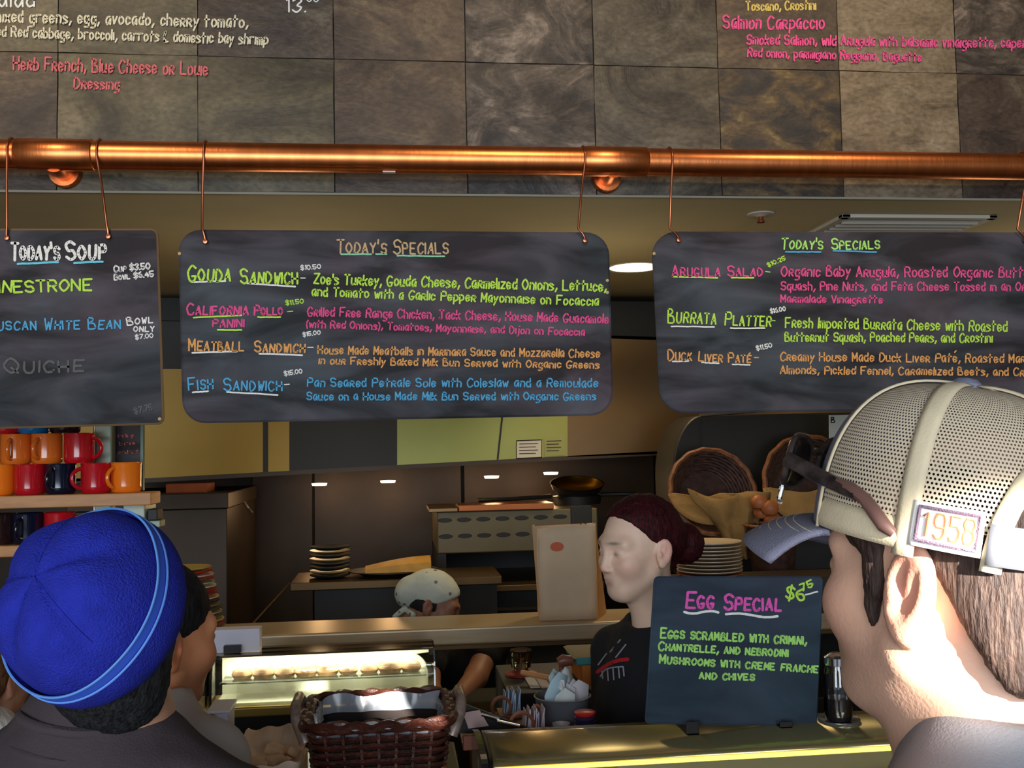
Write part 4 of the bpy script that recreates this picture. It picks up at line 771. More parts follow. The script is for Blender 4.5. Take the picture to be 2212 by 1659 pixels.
# glass urn, sticks, boxes at the back of the side counter
q = at(1128, 2.72); zt3 = PY(1120, 1392, 2.72)[2]
ur = empty('glass_jar', q, 'tall narrow amber glass jar with a red foot, under the pass shelf', 'jar')
hh = zt3-LZ-0.02
MB().lathe([(0.018, 0.012), (0.020, 0.03), (0.026, hh*0.35), (0.028, hh*0.7), (0.027, hh)], q, 28, closed=True).build('body', glass_mat('amber_glass', (0.72, 0.66, 0.45, 1), 0.12), ur, smooth=True)
MB().lathe([(0.0, 0), (0.042, 0), (0.042, 0.006), (0.027, 0.012), (0, 0.012)], q, 24).build('foot', mat('red_foot', rgb(140, 30, 30), 0.4), ur, smooth=True)
MB().lathe([(0.027, hh), (0.029, hh+0.003), (0.027, hh+0.006)], q, 28).build('rim', m_glass2, ur, smooth=True)
p0 = PY(1127, 1453, 2.62); p1 = PY(1210, 1470, 2.56); MB().tube([p0, (p0+p1)/2+np.array([0, 0, 0.001]), p1], 0.0075, 8).thing('wooden_tongs', mat('pale_wood', rgb(226, 160, 106), 0.5), 'pale wooden tongs resting over the napkin packs', 'tongs', smooth=True)
x0 = PY(1142, 1500, 2.6)[0]; x1 = PY(1213, 1500, 2.6)[0]; zz = PY(1170, 1466, 2.6)[2]-0.012
for k in range(3):
    xa = x0+(x1-x0)*k/3; MB().box(xa, xa+(x1-x0)/3-0.003, 2.56, 2.68, LZ+0.001, zz-0.006*k).thing('napkin_pack', m_nap[(k+1) % 3], 'pale napkin pack under the wooden tongs, %s from the left' % ['first', 'second', 'third'][k], 'napkins', 'napkin packs under the tongs', bevel=0.004)
x0 = PY(1240, 1440, 2.6)[0]; x1 = PY(1300, 1440, 2.6)[0]; z1 = PY(1270, 1412, 2.6)[2]; m_kb = mat('grey_board', rgb(150, 140, 112), 0.8)
za = LZ+0.001; lay = [(0.04, mat('orange_box', rgb(206, 116, 34), 0.5), 'orange box at the bottom of the pile left of the woman', x0+0.018), (0.0, None, '', 0)]
z_ = za; specs = [(0.052, mat('orange_box2', rgb(200, 112, 34), 0.5), 'orange box at the bottom of the pile beside the woman', 0.014), (0.020, mat('teal_box', rgb(64, 140, 140), 0.4), 'teal box with a lime end in the pile beside the woman', 0.0), ]
rem = z1-za-0.072-0.003
for i in range(3): specs.append((rem/3, m_kb, ['lowest grey cardboard tray above the teal box', 'middle grey cardboard tray above the teal box', 'topmost grey cardboard tray above the teal box'][i], -0.004*i))
for h_, m_, lb, dx in specs:
    MB().box(x0+dx, x1-0.004, 2.56, 2.72, z_, z_+h_-0.001).thing('carton', m_, lb, 'box', bevel=0.002); z_ += h_
q = PY(1222, 1430, 2.60); MB().tube([(q[0]-0.012, 2.6, LZ+0.001), (q[0]-0.012, 2.6, q[2]-0.01)], 0.006, 8).tube([(q[0]-0.02, 2.6, q[2]), (q[0]-0.008, 2.6, q[2]+0.004), (q[0]+0.018, 2.6, q[2]+0.003)], [0.011, 0.016, 0.012], 12).thing('pepper_mill', mat('reddish_wood', rgb(140, 84, 70), 0.35), 'reddish wooden mill head left of the grey cardboard trays', 'mill', smooth=True)
# jar and saucers right of the egg sign
q = at(1797, 2.13, LZ+0.0); q[2] = TZ+0.004; q[1] = 1.92; q[0] = PY(1812, 1560, 1.92)[0]
gj = empty('glass_pitcher', q, 'clear glass pitcher with a metal lid right of the egg sign', 'pitcher')
hj = PY(1800, 1410, 1.92)[2]-q[2]
MB().lathe([(0.0, 0.002), (0.024, 0.002), (0.027, 0.02), (0.025, hj*0.7), (0.020, hj-0.02)], q, 24).build('body', m_glass2, gj, smooth=True)
MB().lathe([(0.024, hj-0.022), (0.024, hj-0.008), (0.012, hj), (0, hj)], q, 24).build('lid', mat('chrome2', rgb(225, 228, 232), 0.15, 1.0), gj, smooth=True)
MB().lathe([(0.022, 0.003), (0.024, 0.045), (0, 0.046)], q, 20).build('contents', mat('dark_syrup', rgb(40, 32, 36), 0.2), gj, smooth=True)
MB().lathe([(0.0, 0.0), (0.036, 0), (0.040, 0.004), (0.040, 0.006), (0.03, 0.003), (0, 0.002)], q-np.array([0, 0, 0.001]), 28).build('saucer', mat('steel_saucer', rgb(160, 165, 180), 0.2, 0.8), gj, smooth=True)
# egg special sign on its stand
n0 = np.array([0.07, -1.0, 0.12]); n0 /= np.linalg.norm(n0); so = np.array([0.6, 1.905, 1.18])
cor = [(1397, 1560), (1762, 1567), (1776, 1248), (1417, 1248)]
pts = [PP(x, y, so, n0) for x, y in rounded([cor[3], cor[2], cor[1], cor[0]], 7, 3)]
sg = empty('egg_sign', (pts[0]+pts[len(pts)//2])/2*np.array([1, 1, 0])+np.array([0, 0, TZ+0.003]), 'small square chalk sign reading Egg Special on the curved case', 'chalkboard sign')
MB().prism([p for p in pts][::-1], -n0*0.006).build('panel', m_board2, sg, bevel=0.0008)
MB().tube([p-n0*0.003 for p in pts], 0.0034, 6, closed=True).build('edge', m_board2, sg, smooth=True)
fs = lambda x, y, l=0: PP(x, y, so+n0*(0.0012+0.00006*l), n0)
words(sg, fs, [('hot', 'Egg', 1483, 1312, 1541, 1313, 36, {'sc': True, 'w': 2.8}), ('hot', 'Special', 1564, 1316, 1687, 1319, 36, {'sc': True, 'w': 2.8}), ('white', '_', 1478, 1322, 1552, 1323, 2.6, {'wave': 3.0}), ('white', '_', 1568, 1327, 1680, 1331, 2.6, {'wave': -3.0}),
 ('green', '$6', 1697, 1291, 1736, 1297, 30, {'w': 2.3}), ('green', '75', 1733, 1277, 1757, 1267, 17, {'w': 1.9}), ('white', '_', 1740, 1285, 1766, 1278, 1.7), ('lime', 'Eggs scrambled with crimini,', 1427, 1377, 1742, 1392, 23, {'sc': True, 'w': 2.1}),
 ('lime', 'Chantrelle, and nebrodini', 1423, 1404, 1702, 1418, 20, {'sc': True, 'w': 2.0}), ('lime', 'Mushrooms with creme fraiche', 1425, 1432, 1766, 1453, 20, {'sc': True, 'w': 2.0}), ('lime', 'and chives', 1511, 1466, 1629, 1470, 19, {'sc': True, 'w': 2.0})])
for x in (1490, 1690):
    p = PP(x, 1562, so, n0); MB().box(p[0]-0.012, p[0]+0.012, p[1]-0.02, p[1]+0.06, TZ+0.0025, TZ+0.007).box(p[0]-0.012, p[0]+0.012, p[1]-0.02, p[1]-0.016, TZ+0.0025, p[2]+0.008).build('foot', m_black, sg, bevel=0.001)
# ================================================================== MUG SHELF
SY = 3.3; zsT = 1.584; zsB = 1.545; sx1 = PY(326, 1080, SY)[0]
m_oak = mat('orange_oak', rgb(196, 136, 78), 0.45, var=0.12, scale=4, stretch=(3, 1, 18))
su = empty('mug_shelf', (-1.5, 3.42, 0.0), 'orange wood shelf carrying stacked coloured mugs at the left edge', 'shelf')
MB().box(-2.4, sx1, SY, SY+0.13, zsB, zsT).build('board', m_oak, su, bevel=0.003)
zl2 = PY(10, 1172, SY)[2]-0.01; MB().box(-2.4, sx1-0.02, SY, SY+0.13, zl2-0.035, zl2).build('board', m_oak, su, bevel=0.003)
m_post = mat('grey_green_metal', rgb(126, 136, 120), 0.4, 0.3)
pa, pb = PY(206, 960, 3.44)[0], PY(243, 960, 3.44)[0]
MB().box(pa, pb, 3.43, 3.48, 0.0, 2.1).build('upright', m_post, su, bevel=0.004); MB().box(pa-0.005, pa+0.012, 3.431, 3.44, 0.0, 2.1).build('upright_lip', m_steel, su, bevel=0.003)
a, b = PY(266, 1102, 3.4), PY(312, 1132, 3.4); MB().box(a[0], b[0], 3.4, 3.56, b[2], zsB-0.001).build('bracket', mat('pale_bracket', rgb(184, 200, 184), 0.4), su, bevel=0.003)
a, b = PY(318, 1100, 3.42), PY(340, 1124, 3.42); MB().box(a[0], b[0], 3.42, 3.5, b[2], a[2]).build('black_box', m_black, su, bevel=0.003)
a, b = PY(308, 1124, 3.42), PY(345, 1140, 3.42); MB().box(a[0], b[0], 3.43, 3.5, b[2], a[2]-0.002).build('bracket', m_post, su, bevel=0.003)
p0, p1 = PY(243, 915, 3.5), PY(307, 1003, 3.5)
ms = empty('small_menu', ((p0[0]+p1[0])/2, 3.5, zsT), 'small black menu board with pink writing behind the orange mug', 'menu')
MB().box(p0[0], p1[0], 3.5, 3.515, zsT+0.001, p0[2]+0.05).build('panel', m_board, ms); MB().box(p0[0]-0.004, p0[0]+0.004, 3.494, 3.518, zsT+0.001, p0[2]+0.05).box(p1[0]-0.004, p1[0]+0.004, 3.494, 3.518, zsT+0.001, p0[2]+0.05).build('frame', mat('green_frame', rgb(70, 104, 92), 0.4), ms)
words(ms, lambda x, y, l=0: PY(x, y, 3.498), [('rose', 'turkey', 254, 945, 288, 944, 8, {'w': 0.8}), ('rose', 'brie', 258, 962, 292, 960, 8, {'w': 0.8}), ('rose', 'salad', 254, 980, 296, 979, 8, {'w': 0.8})])
def mug(color, label, px, zbase, ang, Y, r=0.046, h=0.094, nm=''):
    q = np.array([PY(px, 1040, Y)[0], Y, zbase+0.0005]); t = empty('mug', q, label, 'mug', None)
    m_ = mugm[color]
    MB().lathe([(0, 0.0), (r*0.86, 0.0), (r*0.98, 0.006), (r, 0.02), (r, h-0.006), (r*1.03, h-0.001), (r*0.99, h+0.001), (r*0.93, h-0.004), (r*0.9, 0.012), (r*0.7, 0.006), (0, 0.006)], q, 32).build('body', m_, t, smooth=True)
    dx, dy = math.cos(ang), math.sin(ang); pts = []
    for k in range(11):
        a_ = PI/2-PI*k/10; pts.append((q[0]+dx*(r-0.003+0.030*math.cos(a_)), q[1]+dy*(r-0.003+0.030*math.cos(a_)), q[2]+h*0.5+0.031*math.sin(a_)))
    MB().tube(pts, 0.0065, 8).build('handle', m_, t, smooth=True)
mugm = {n: mat('mug_'+n, rgb(*c), 0.10, coat=0.6) for n, c in dict(orange=(248, 126, 28), red=(196, 20, 34), navy=(14, 22, 44), blue=(22, 110, 170), tangerine=(228, 112, 34), dark=(40, 22, 24)).items()}
for a_ in (('orange', 'orange mug at the left frame edge on the wooden shelf', -2, zsT, PI*1.5, 3.37), ('red', 'red mug on the shelf between orange and navy mugs', 65, zsT, PI*0.4, 3.37),
           ('navy', 'navy mug on the wooden shelf between two red mugs', 131, zsT, PI*1.42, 3.37), ('red', 'red mug with its ring handle to the left, beside the end orange mug', 208, zsT, PI*1.16, 3.37), ('orange', 'bright orange mug at the right end of the shelf', 273, zsT, PI*1.3, 3.37),
           ('tangerine', 'orange mug at left of the second tier of mugs', 34, zsT+0.0955, PI*1.5, 3.37), ('tangerine', 'orange mug in the middle of the second tier', 101, zsT+0.0955, PI*1.42, 3.37), ('red', 'red mug at right of the second tier of mugs', 171, zsT+0.0955, -0.2, 3.37),
           ('red', 'red mug on the third tier partly hidden by the soup chalkboard', 12, zsT+0.191, PI, 3.37), ('blue', 'blue mug on the third tier just under the soup chalkboard', 72, zsT+0.191, PI*0.6, 3.37), ('dark', 'dark mug on the third tier behind the soup chalkboard', 140, zsT+0.191, PI/2, 3.37),
           ('dark', 'dark red mug at the left end of the lower shelf', 2, zl2, PI*1.4, 3.37), ('navy', 'navy mug on the lower shelf above the blue hat', 62, zl2, PI*1.45, 3.37), ('red', 'red mug on the lower shelf above the blue hat', 130, zl2, 0, 3.37)):
    mug(*a_)
# ================================================================== ARCHED OVEN WITH BREAD BASKETS
AY = 3.95; a0 = PY(1414, 1000, AY+0.55)[0]; a1 = PY(1960, 1000, AY)[0]; zt = PY(1500, 893, AY)[2]; zm = PY(1410, 1040, AY)[2]; zbt = PY(1410, 1262, AY)[2]
ao = empty('arched_oven', ((a0+a1)/2, AY+0.3, 0), 'dark steel oven housing with a rounded shoulder behind the bread baskets', 'oven')
ol = [(a0, AY, zbt), (a1, AY, zbt), (a1, AY, zt)]+[(a0+0.14-0.14*math.sin(t), AY, zt-0.26+0.26*math.cos(t)) for t in np.linspace(0, PI/2, 12)]
m_gun = mat('gun_metal', rgb(34, 33, 30), 0.5, 0.2, var=0.3, scale=3)
MB().prism([(x, y+0.25, z) for x, y, z in ol], (0, 0.3, 0)).build('housing', m_gun, ao, bevel=0.006, smooth=True)
MB().box(a0+0.006, a1, AY-0.20, AY+0.25, zbt-0.03, zbt).build('shelf', m_dsteel, ao); MB().box(a0+0.006, a1, AY+0.0, AY+0.65, 0, zbt-0.03).build('base', m_black, ao)
sx = PY(1516, 1000, AY+0.24)[0]; MB().box(sx-0.003, sx+0.003, AY+0.243, AY+0.25, zbt, zt-0.01).build('seam', m_black, ao)
p = PY(1512, 898, AY+0.2); p2 = PY(1662, 886, AY+0.2); MB().tube([p, p2], 0.006, 8).build('top_rail', m_steel, ao, smooth=True)
m_bw = mat('bread_wicker', rgb(112, 66, 34), 0.6, var=0.4, scale=40); m_bw2 = mat('bread_wicker_dark', rgb(62, 34, 22), 0.7, var=0.4, scale=40); m_burl = mat('burlap', rgb(132, 102, 56), 0.9, var=0.2, scale=8, bump=0.3, bscale=200)
def tilted_basket(cx, cy, w, label):
    c = PY(cx, cy, AY+0.02); s = w*AY/FL/2; t = empty('bread_basket', c-np.array([0, 0, s*0.9]), label, 'basket')
    ax = np.array([0.05, -0.92, 0.30]); ax /= np.linalg.norm(ax); xx = np.array([1.0, 0, 0]); xx -= ax*np.dot(xx, ax); xx /= np.linalg.norm(xx); yy = np.cross(ax, xx)
    if yy[2] < 0: yy = -yy
    for k in range(9):
        u = k/8; rad = s*(0.66+0.34*u); MB().tube([c+ax*(0.10*u-0.10)+rad*(math.cos(q_)*xx+math.sin(q_)*yy)*(1+0.012*math.sin(q_*16+k*PI)) for q_ in np.linspace(0, 2*PI, 65)[:-1]], 0.0085 if k < 8 else 0.0105, 6, closed=True).build('coil' if k < 8 else 'rim', m_bw2 if k < 8 else m_bw, t, smooth=True)
    MB().lathe([(0, 0), (s*0.66, 0.0), (s*0.66, 0.006), (0, 0.006)], c-ax*0.106, 32, (xx, yy, ax)).build('base', m_bw2, t)
    g = []
    for j in range(9):
        r_ = []
        for i in range(25):
            u = i/24; v = j/8; an = PI*(1.0+1.0*u); ed = s*(1.02-0.72*v*math.sin(PI*u)**0.5*1.0); sag = 0.02*math.sin(9*u+5*v)
            r_.append(c+ax*(0.012+0.03*math.sin(PI*u)*(1-v)+0.05*v*0.4+sag*0.3)+xx*ed*math.cos(an)*(1.06-0.1*v)+yy*(ed*math.sin(an)*(0.75-0.55*v)-0.012-0.05*s*math.sin(7*u)))
        g.append(r_)
    MB().grid(g).build('burlap_liner', m_burl, t, smooth=True, solid=0.004)
    return c, s, xx, yy, ax
B1 = tilted_basket(1540, 1062, 196, 'round wicker basket with burlap tipped toward the room, above the cream plates')
B2 = tilted_basket(1760, 1050, 236, 'round wicker basket with burlap tipped toward the room, behind the sunglasses')
# burlap sack hanging below the first basket
c = B1[0]; g = []
for j in range(11):
    v = j/10; hw = [0.17, 0.165, 0.15, 0.12, 0.10, 0.085, 0.075, 0.07, 0.06, 0.05, 0.03][j]; r_ = []
    for i in range(11):
        u = i/10-0.5; r_.append((c[0]+0.03+0.05*v+u*2*hw, AY-0.11+0.02*math.sin(u*14+v*5)+0.03*abs(u), c[2]-0.02-0.235*v+0.012*math.sin(u*9)*(1-v)+0.03*abs(u)*2*(1-v)))
    g.append(r_)
MB().grid(g).thing('burlap_sack', m_burl, 'crumpled burlap sack hanging below the left bread basket', 'sack', smooth=True, solid=0.004)
m_roll = mat('roll_crust', rgb(146, 82, 42), 0.5, var=0.25, scale=14)
for k, (x, y, s_, Y_, lb) in enumerate(((1640, 1085, 0.034, 3.78, 'round orange brown roll above the others near the cap brim'), (1662, 1098, 0.036, 3.76, 'round bread roll right of the topmost roll near the cap brim'), (1668, 1126, 0.034, 3.76, 'lowest round bread roll near the cap brim'), (1645, 1108, 0.03, 3.79, 'small roll tucked left in the roll pile near the cap brim'))):
    p = PY(x, y, Y_); MB().lathe([(0, -s_*0.8), (s_*0.75, -s_*0.62), (s_, -s_*0.1), (s_*0.85, s_*0.5), (s_*0.4, s_*0.8), (0, s_*0.86)], p, 20).thing('bread_roll', m_roll, lb, 'bread roll', smooth=True)
p = PY(1660, 1110, 3.77); rb = empty('roll_bowl', (p[0], 3.78, zbt), 'dark wooden bowl holding round bread rolls near the cap brim', 'bowl')
MB().lathe([(0.0, 0.0), (0.06, 0.0), (0.075, 0.02), (0.095, p[2]-zbt-0.045), (0.10, p[2]-zbt-0.042), (0.09, p[2]-zbt-0.045), (0.07, 0.03), (0, 0.02)], (p[0]+0.012, 3.77, zbt+0.001), 28).build('bowl_body', m_bw2, rb, smooth=True)
MB().tube([(p[0]+0.012+0.1*math.cos(t), 3.77+0.1*math.sin(t), p[2]-0.042) for t in np.linspace(0, 2*PI, 33)[:-1]], 0.006, 6, closed=True).build('bowl_rim', m_bw, rb, smooth=True)
# paper sheet with a letter, pinned at the right
sh_ = empty('paper_sheet', PY(1830, 1000, 3.9), 'pale paper sheet with a letter B behind the mesh cap', 'paper')
MB().prism([PY(x, y, 3.9) for x, y in ((1791, 897), (1905, 894), (1905, 1030), (1793, 1030))][::-1], (0, 0.003, 0)).build('sheet', mat('sheet', rgb(190, 196, 190), 0.8), sh_)
lm = MB(); write(lm, 'B', 1796, 913, 1803, 913, 13, lambda x, y, l=0: PY(x, y, 3.897), w=1.0); lm.build('printed_letter', m_black, sh_)
# ================================================================== PEOPLE
def rotm(yaw, pitch=0, roll=0):
    a, b, c = [math.radians(v) for v in (yaw, pitch, roll)]; ca, sa, cb, sb, cc, sc_ = math.cos(a), math.sin(a), math.cos(b), math.sin(b), math.cos(c), math.sin(c)
    return np.array([[ca, -sa, 0], [sa, ca, 0], [0, 0, 1]])@np.array([[1, 0, 0], [0, cb, -sb], [0, sb, cb]])@np.array([[cc, 0, sc_], [0, 1, 0], [-sc_, 0, cc]])
def frame_from(fwd, up):
    f = np.array(fwd, float); f /= np.linalg.norm(f); u = np.array(up, float); u -= f*np.dot(u, f); u /= np.linalg.norm(u); return np.stack([np.cross(f, u), f, u], 1)
def gz(P, c, r): return np.exp(-(((P-np.array(c))/np.array(r))**2).sum(-1))
def head_prims(flare=22, nose=1.0, jaw=1.0, lips=1.0, neck=True, neck_r=0.055, neck_to=(0, -0.05, -0.19), ear=1.0):
    p = [E((0, -0.014, 0.032), (0.074, 0.094, 0.085)), E((0, 0.034, -0.028), (0.060*jaw, 0.060, 0.086), 0.03), E((0, 0.060, -0.094), (0.026*jaw, 0.024, 0.020), 0.03)]
    for s in (-1, 1):
        p += [C((s*0.052*jaw, 0.004, -0.058), (s*0.018*jaw, 0.062, -0.096), 0.017, 0.014, 0.03), E((s*0.040, 0.060, -0.030), (0.021, 0.024, 0.022), 0.03), C((s*0.012, 0.086, 0.020), (s*0.044, 0.070, 0.022), 0.010, 0.010, 0.022)]
    for s in (-1, 1): p.append(E((s*0.031, 0.098, 0.001), (0.018, 0.016, 0.012), 0.018, 's'))
    for s in (-1, 1): p.append(E((s*0.031, 0.0765, 0.000), (0.0150, 0.0130, 0.0105), 0.006))
    p += [C((0, 0.088, 0.010), (0, 0.107*nose, -0.032), 0.0075, 0.0095, 0.012), E((0.0095, 0.098, -0.037), (0.008, 0.009, 0.006), 0.007), E((-0.0095, 0.098, -0.037), (0.008, 0.009, 0.006), 0.007)]
    p += [E((0, 0.080, -0.062), (0.026, 0.013, 0.020), 0.015), E((0, 0.0895, -0.0605), (0.023, 0.0055, 0.0045*lips), 0.005), E((0, 0.0890, -0.0700), (0.020, 0.0055, 0.0052*lips), 0.005), E((0, 0.0965, -0.0653), (0.026, 0.006, 0.0014), 0.003, 's')]
    for s in (-1, 1):
        R_ = rotm(s*flare, 0, 0)@rotm(0, 12, 0)
        p += [E((s*0.080, -0.016, -0.008), (0.0075, 0.0195*ear, 0.033*ear), 0.008, 'u', R_), E((s*0.0865, -0.012, -0.004), (0.006, 0.0125*ear, 0.021*ear), 0.004, 's', R_), E((s*0.080, -0.004, -0.012), (0.006, 0.005, 0.007), 0.005), E((s*0.081, -0.018, 0.002), (0.0045, 0.004, 0.016), 0.004, 'u', R_), E((s*0.076, -0.010, -0.037), (0.006, 0.009, 0.009), 0.006)]
    if neck: p += [C((0, -0.028, -0.045), neck_to, neck_r, neck_r*1.06, 0.035), C((0, 0.02, -0.07), (neck_to[0], neck_to[1]+0.025, neck_to[2]), neck_r*0.62, neck_r*0.8, 0.03)]
    return p
def skin_paint(base, blush, lip, stubble=None, sideburn=None, hairline=None):
    base, blush, lip = [np.array([lin(v) for v in c]) for c in (base, blush, lip)]
    def f(P):
        c = np.tile(base, (len(P), 1))
        def mixin(col, a): nonlocal c; a = np.clip(a, 0, 1)[:, None]; c = c*(1-a)+col*a
        for s in (-1, 1): mixin(blush, 0.38*gz(P, (s*0.042, 0.066, -0.032), (0.024, 0.03, 0.022))); mixin(blush, 0.75*gz(P, (s*0.083, -0.014, -0.004), (0.010, 0.022, 0.034)))
        mixin(blush, 0.7*gz(P, (0, 0.108, -0.034), (0.012, 0.012, 0.012)))
        mixin(lip, 0.95*np.clip(1.6*gz(P, (0, 0.096, -0.0655), (0.020, 0.010, 0.0098)), 0, 1)**1.5)
        for s in (-1, 1): mixin(base*0.22, 0.9*np.clip(1.4*gz(P, (s*0.030, 0.088, 0.0235), (0.018, 0.014, 0.0038)), 0, 1)); mixin(base*0.10, 0.95*np.clip(1.8*gz(P, (s*0.031, 0.090, 0.000), (0.0135, 0.008, 0.0036)), 0, 1))
        if stubble is not None:
            st = np.array([lin(v) for v in stubble]); a = 1/(1+np.exp((P[:, 2]+0.040+0.25*(0.03-P[:, 1]))/0.010)); a *= 1/(1+np.exp((-0.135-P[:, 2])/0.01))*1/(1+np.exp((-0.005-P[:, 1])/0.012)); mixin(st, 0.45*a)
        return c
    return f
m_skin = tint_mat('skin', 0.5, 0.12, 320, 0.2, 0.03, 50); m_hair = {n: mat('hair_'+n, rgb(*c[0]), 0.62, spec=0.2, col2=rgb(*c[1]), scale=260, stretch=(1, 1, 0.14), bump=0.35, bscale=420) for n, c in
   dict(brown=((38, 28, 25), (70, 54, 47)), black=((16, 16, 18), (44, 44, 46)), red=((16, 6, 9), (74, 10, 20)), chestnut=((70, 44, 28), (128, 88, 58))).items()}
def eyes(parent, o, R, s, iris):
    for k in (-1, 1):
        c = o+R@(np.array([k*0.031, 0.0778, 0.0])*s); MB().lathe([(0.0100*s*math.sin(t), -0.0100*s*math.cos(t)) for t in np.linspace(0, PI, 12)], c, 16, (R[:, 0], R[:, 2], R[:, 1])).build('eyeball', mat('eye_white', rgb(220, 214, 206), 0.15), parent, smooth=True)
def legs(parent, c, yaw, m, hip=0.92, sh=m_black):
    R = rotm(yaw); o = np.array([c[0], c[1], 0.0]); P = [E((0, 0, hip), (0.17, 0.115, 0.12))]
    for s in (-1, 1): P += [C((s*0.09, 0, hip-0.04), (s*0.10, 0.01, 0.48), 0.095, 0.062, 0.05), C((s*0.10, 0.01, 0.48), (s*0.11, -0.01, 0.07), 0.062, 0.048, 0.03)]
    skin('trousers', P, (-0.3, -0.2, 0.02), (0.3, 0.2, hip+0.15), 0.016, m, parent, (o, R), smooth=3)
    for s in (-1, 1): skin('shoe', [C((s*0.11, -0.04, 0.045), (s*0.12, 0.12, 0.038), 0.046, 0.036, 0.03), H((0, 0, 0.0), (0, 0, -1), 0.004)], (s*0.115-0.08, -0.12, -0.01), (s*0.115+0.08, 0.19, 0.12), 0.01, sh, parent, (o, R))
m_denim = mat('dark_denim', rgb(36, 42, 58), 0.85, bump=0.2, bscale=300)
def scaled(prims, s):
    out = []
    for q in prims:
        if q[0] == 'e': out.append(('e', q[1]*s, q[2]*s, q[3]*s, q[4], q[5]))
        elif q[0] == 'c': out.append(('c', q[1]*s, q[2]*s, (q[3][0]*s, q[3][1]*s), q[4]*s, q[5]))
        else: out.append(('h', q[1]*s, q[2], q[3]*s, q[4], None))
    return out
# ------------------------------------------------------------------ man in the mesh cap (right foreground)
CO = np.array([0.402, 0.722, 1.620]); CR = rotm(35.5, 9.9, 2.9); CS = 1.02
HR = rotm(28, 2, 2.0); HO = CO+HR@np.array([0.002, 0.003, -0.020])+RT*0.009; MS = 0.94
man = empty('person', (0.44, 0.66, 0), 'man in a cream mesh cap and grey shirt, seen from behind at right', 'person')
hp = head_prims(jaw=1.0, neck_r=0.058, neck_to=(0, -0.045, -0.20), ear=1.15, flare=4)
skin('body', scaled(hp, MS), (-0.12, -0.13, -0.23), (0.12, 0.135, 0.13), 0.003, m_skin, man, (HO, HR), skin_paint((222, 176, 150), (222, 132, 112), (196, 116, 104), stubble=(150, 116, 100)))
eyes(man, HO, HR, MS, None)
hair = [E((0, -0.013, 0.028), (0.0785, 0.0965, 0.085)), E((0, -0.050, -0.035), (0.064, 0.056, 0.060), 0.03), C((0, -0.050, -0.03), (0, -0.058, -0.10), 0.060, 0.060, 0.03), H((0, -0.030, 0.004), (0, 0.86, -0.51), 0.012), H((0, -0.05, -0.082), (0, -0.15, -1), 0.012)]
for s in (-1, 1): hair += [E((s*0.0700, 0.022, 0.002), (0.0060, 0.0095, 0.042), 0.006), E((s*0.066, 0.030, 0.035), (0.012, 0.022, 0.018), 0.012)]
for s in (-1, 1): hair += [E((s*0.086, -0.014, -0.008), (0.016, 0.022, 0.034), 0.004, 's')]
skin('hair', scaled(hair, MS), (-0.10, -0.13, -0.12), (0.10, 0.08, 0.12), 0.003, m_hair['brown'], man, (HO, HR), noise=0.003, nscale=140)
SR = rotm(30); SO = np.array([0.446, 0.700, 1.492]); m_shirt = mat('grey_shirt', rgb(142, 142, 148), 0.85, bump=0.15, bscale=500)
def top_prims(w=0.17, drop=-0.09, sleeve=True, collar=0.066, r=0.062):
    P = [C((0, 0, 0.0), (0, 0, -0.08), collar, 0.09, 0.03), E((0, 0, -0.26), (0.185, 0.115, 0.24), 0.06), E((0, 0, -0.45), (0.17, 0.112, 0.20), 0.06)]
    for s in (-1, 1):
        P += [C((s*0.02, -0.01, -0.035), (s*w, -0.005, drop), r, r, 0.05)]
        if sleeve: P += [C((s*(w+0.015), -0.005, drop-0.01), (s*(w+0.055), -0.01, drop-0.28), r*0.92, 0.048, 0.04), C((s*(w+0.055), -0.01, drop-0.28), (s*(w-0.03), 0.10, drop-0.46), 0.047, 0.040, 0.02)]
    return P
skin('shirt', top_prims(collar=0.070)+[E((0, 0, 0.085), (0.12, 0.12, 0.078), 0.012, 's')], (-0.3, -0.2, -0.66), (0.3, 0.2, 0.08), 0.007, m_shirt, man, (SO, SR), noise=0.004, nscale=12)
sm = MB().tube([SO+SR@np.array([0.0725*math.cos(t), 0.0725*math.sin(t), 0.001+0.004*math.sin(t)]) for t in np.linspace(0, 2*PI, 41)[:-1]], 0.004, 6, closed=True).build('collar_seam', m_shirt, man, smooth=True)
legs(man, (0.44, 0.68), 30, m_denim)
# the cap
cp = empty('mesh_cap', CO, 'x', 'x')
for k_ in ('label', 'category'): del cp[k_]
cp.parent = man; cp.location = Vector(CO.tolist())-man.location
CA, CB, CHT = 0.094, 0.0840, 0.118
def capL(th, v, off=0.0):
    """th degrees from the front towards his left, v 0 rim .. 1 crown"""
    t = math.radians(th); ph = v*PI/2; r = math.cos(ph)**0.62; z = CHT*math.sin(ph)**0.92
    fr = max(0, math.cos(t)); z2 = z; bulge = 1+0.03*math.sin(PI*v)
    nrm = np.array([-math.sin(t)*math.cos(ph), math.cos(t)*math.cos(ph), math.sin(ph)])
    return np.array([-CB*math.sin(t)*r*bulge, CA*math.cos(t)*r*bulge*(1+0.02*fr*math.sin(PI*v)), z])+nrm*off
def capW(p): return CO+CR@(np.array(p)*CS)
def cap(th, v, off=0.0): return capW(capL(th, v, off))
m_cream = mat('cream_tape', rgb(214, 198, 166), 0.8, var=0.05, scale=60, bump=0.08, bscale=500); m_slateblue = mat('grey_blue_twill', rgb(122, 122, 142), 0.85, bump=0.2, bscale=500)
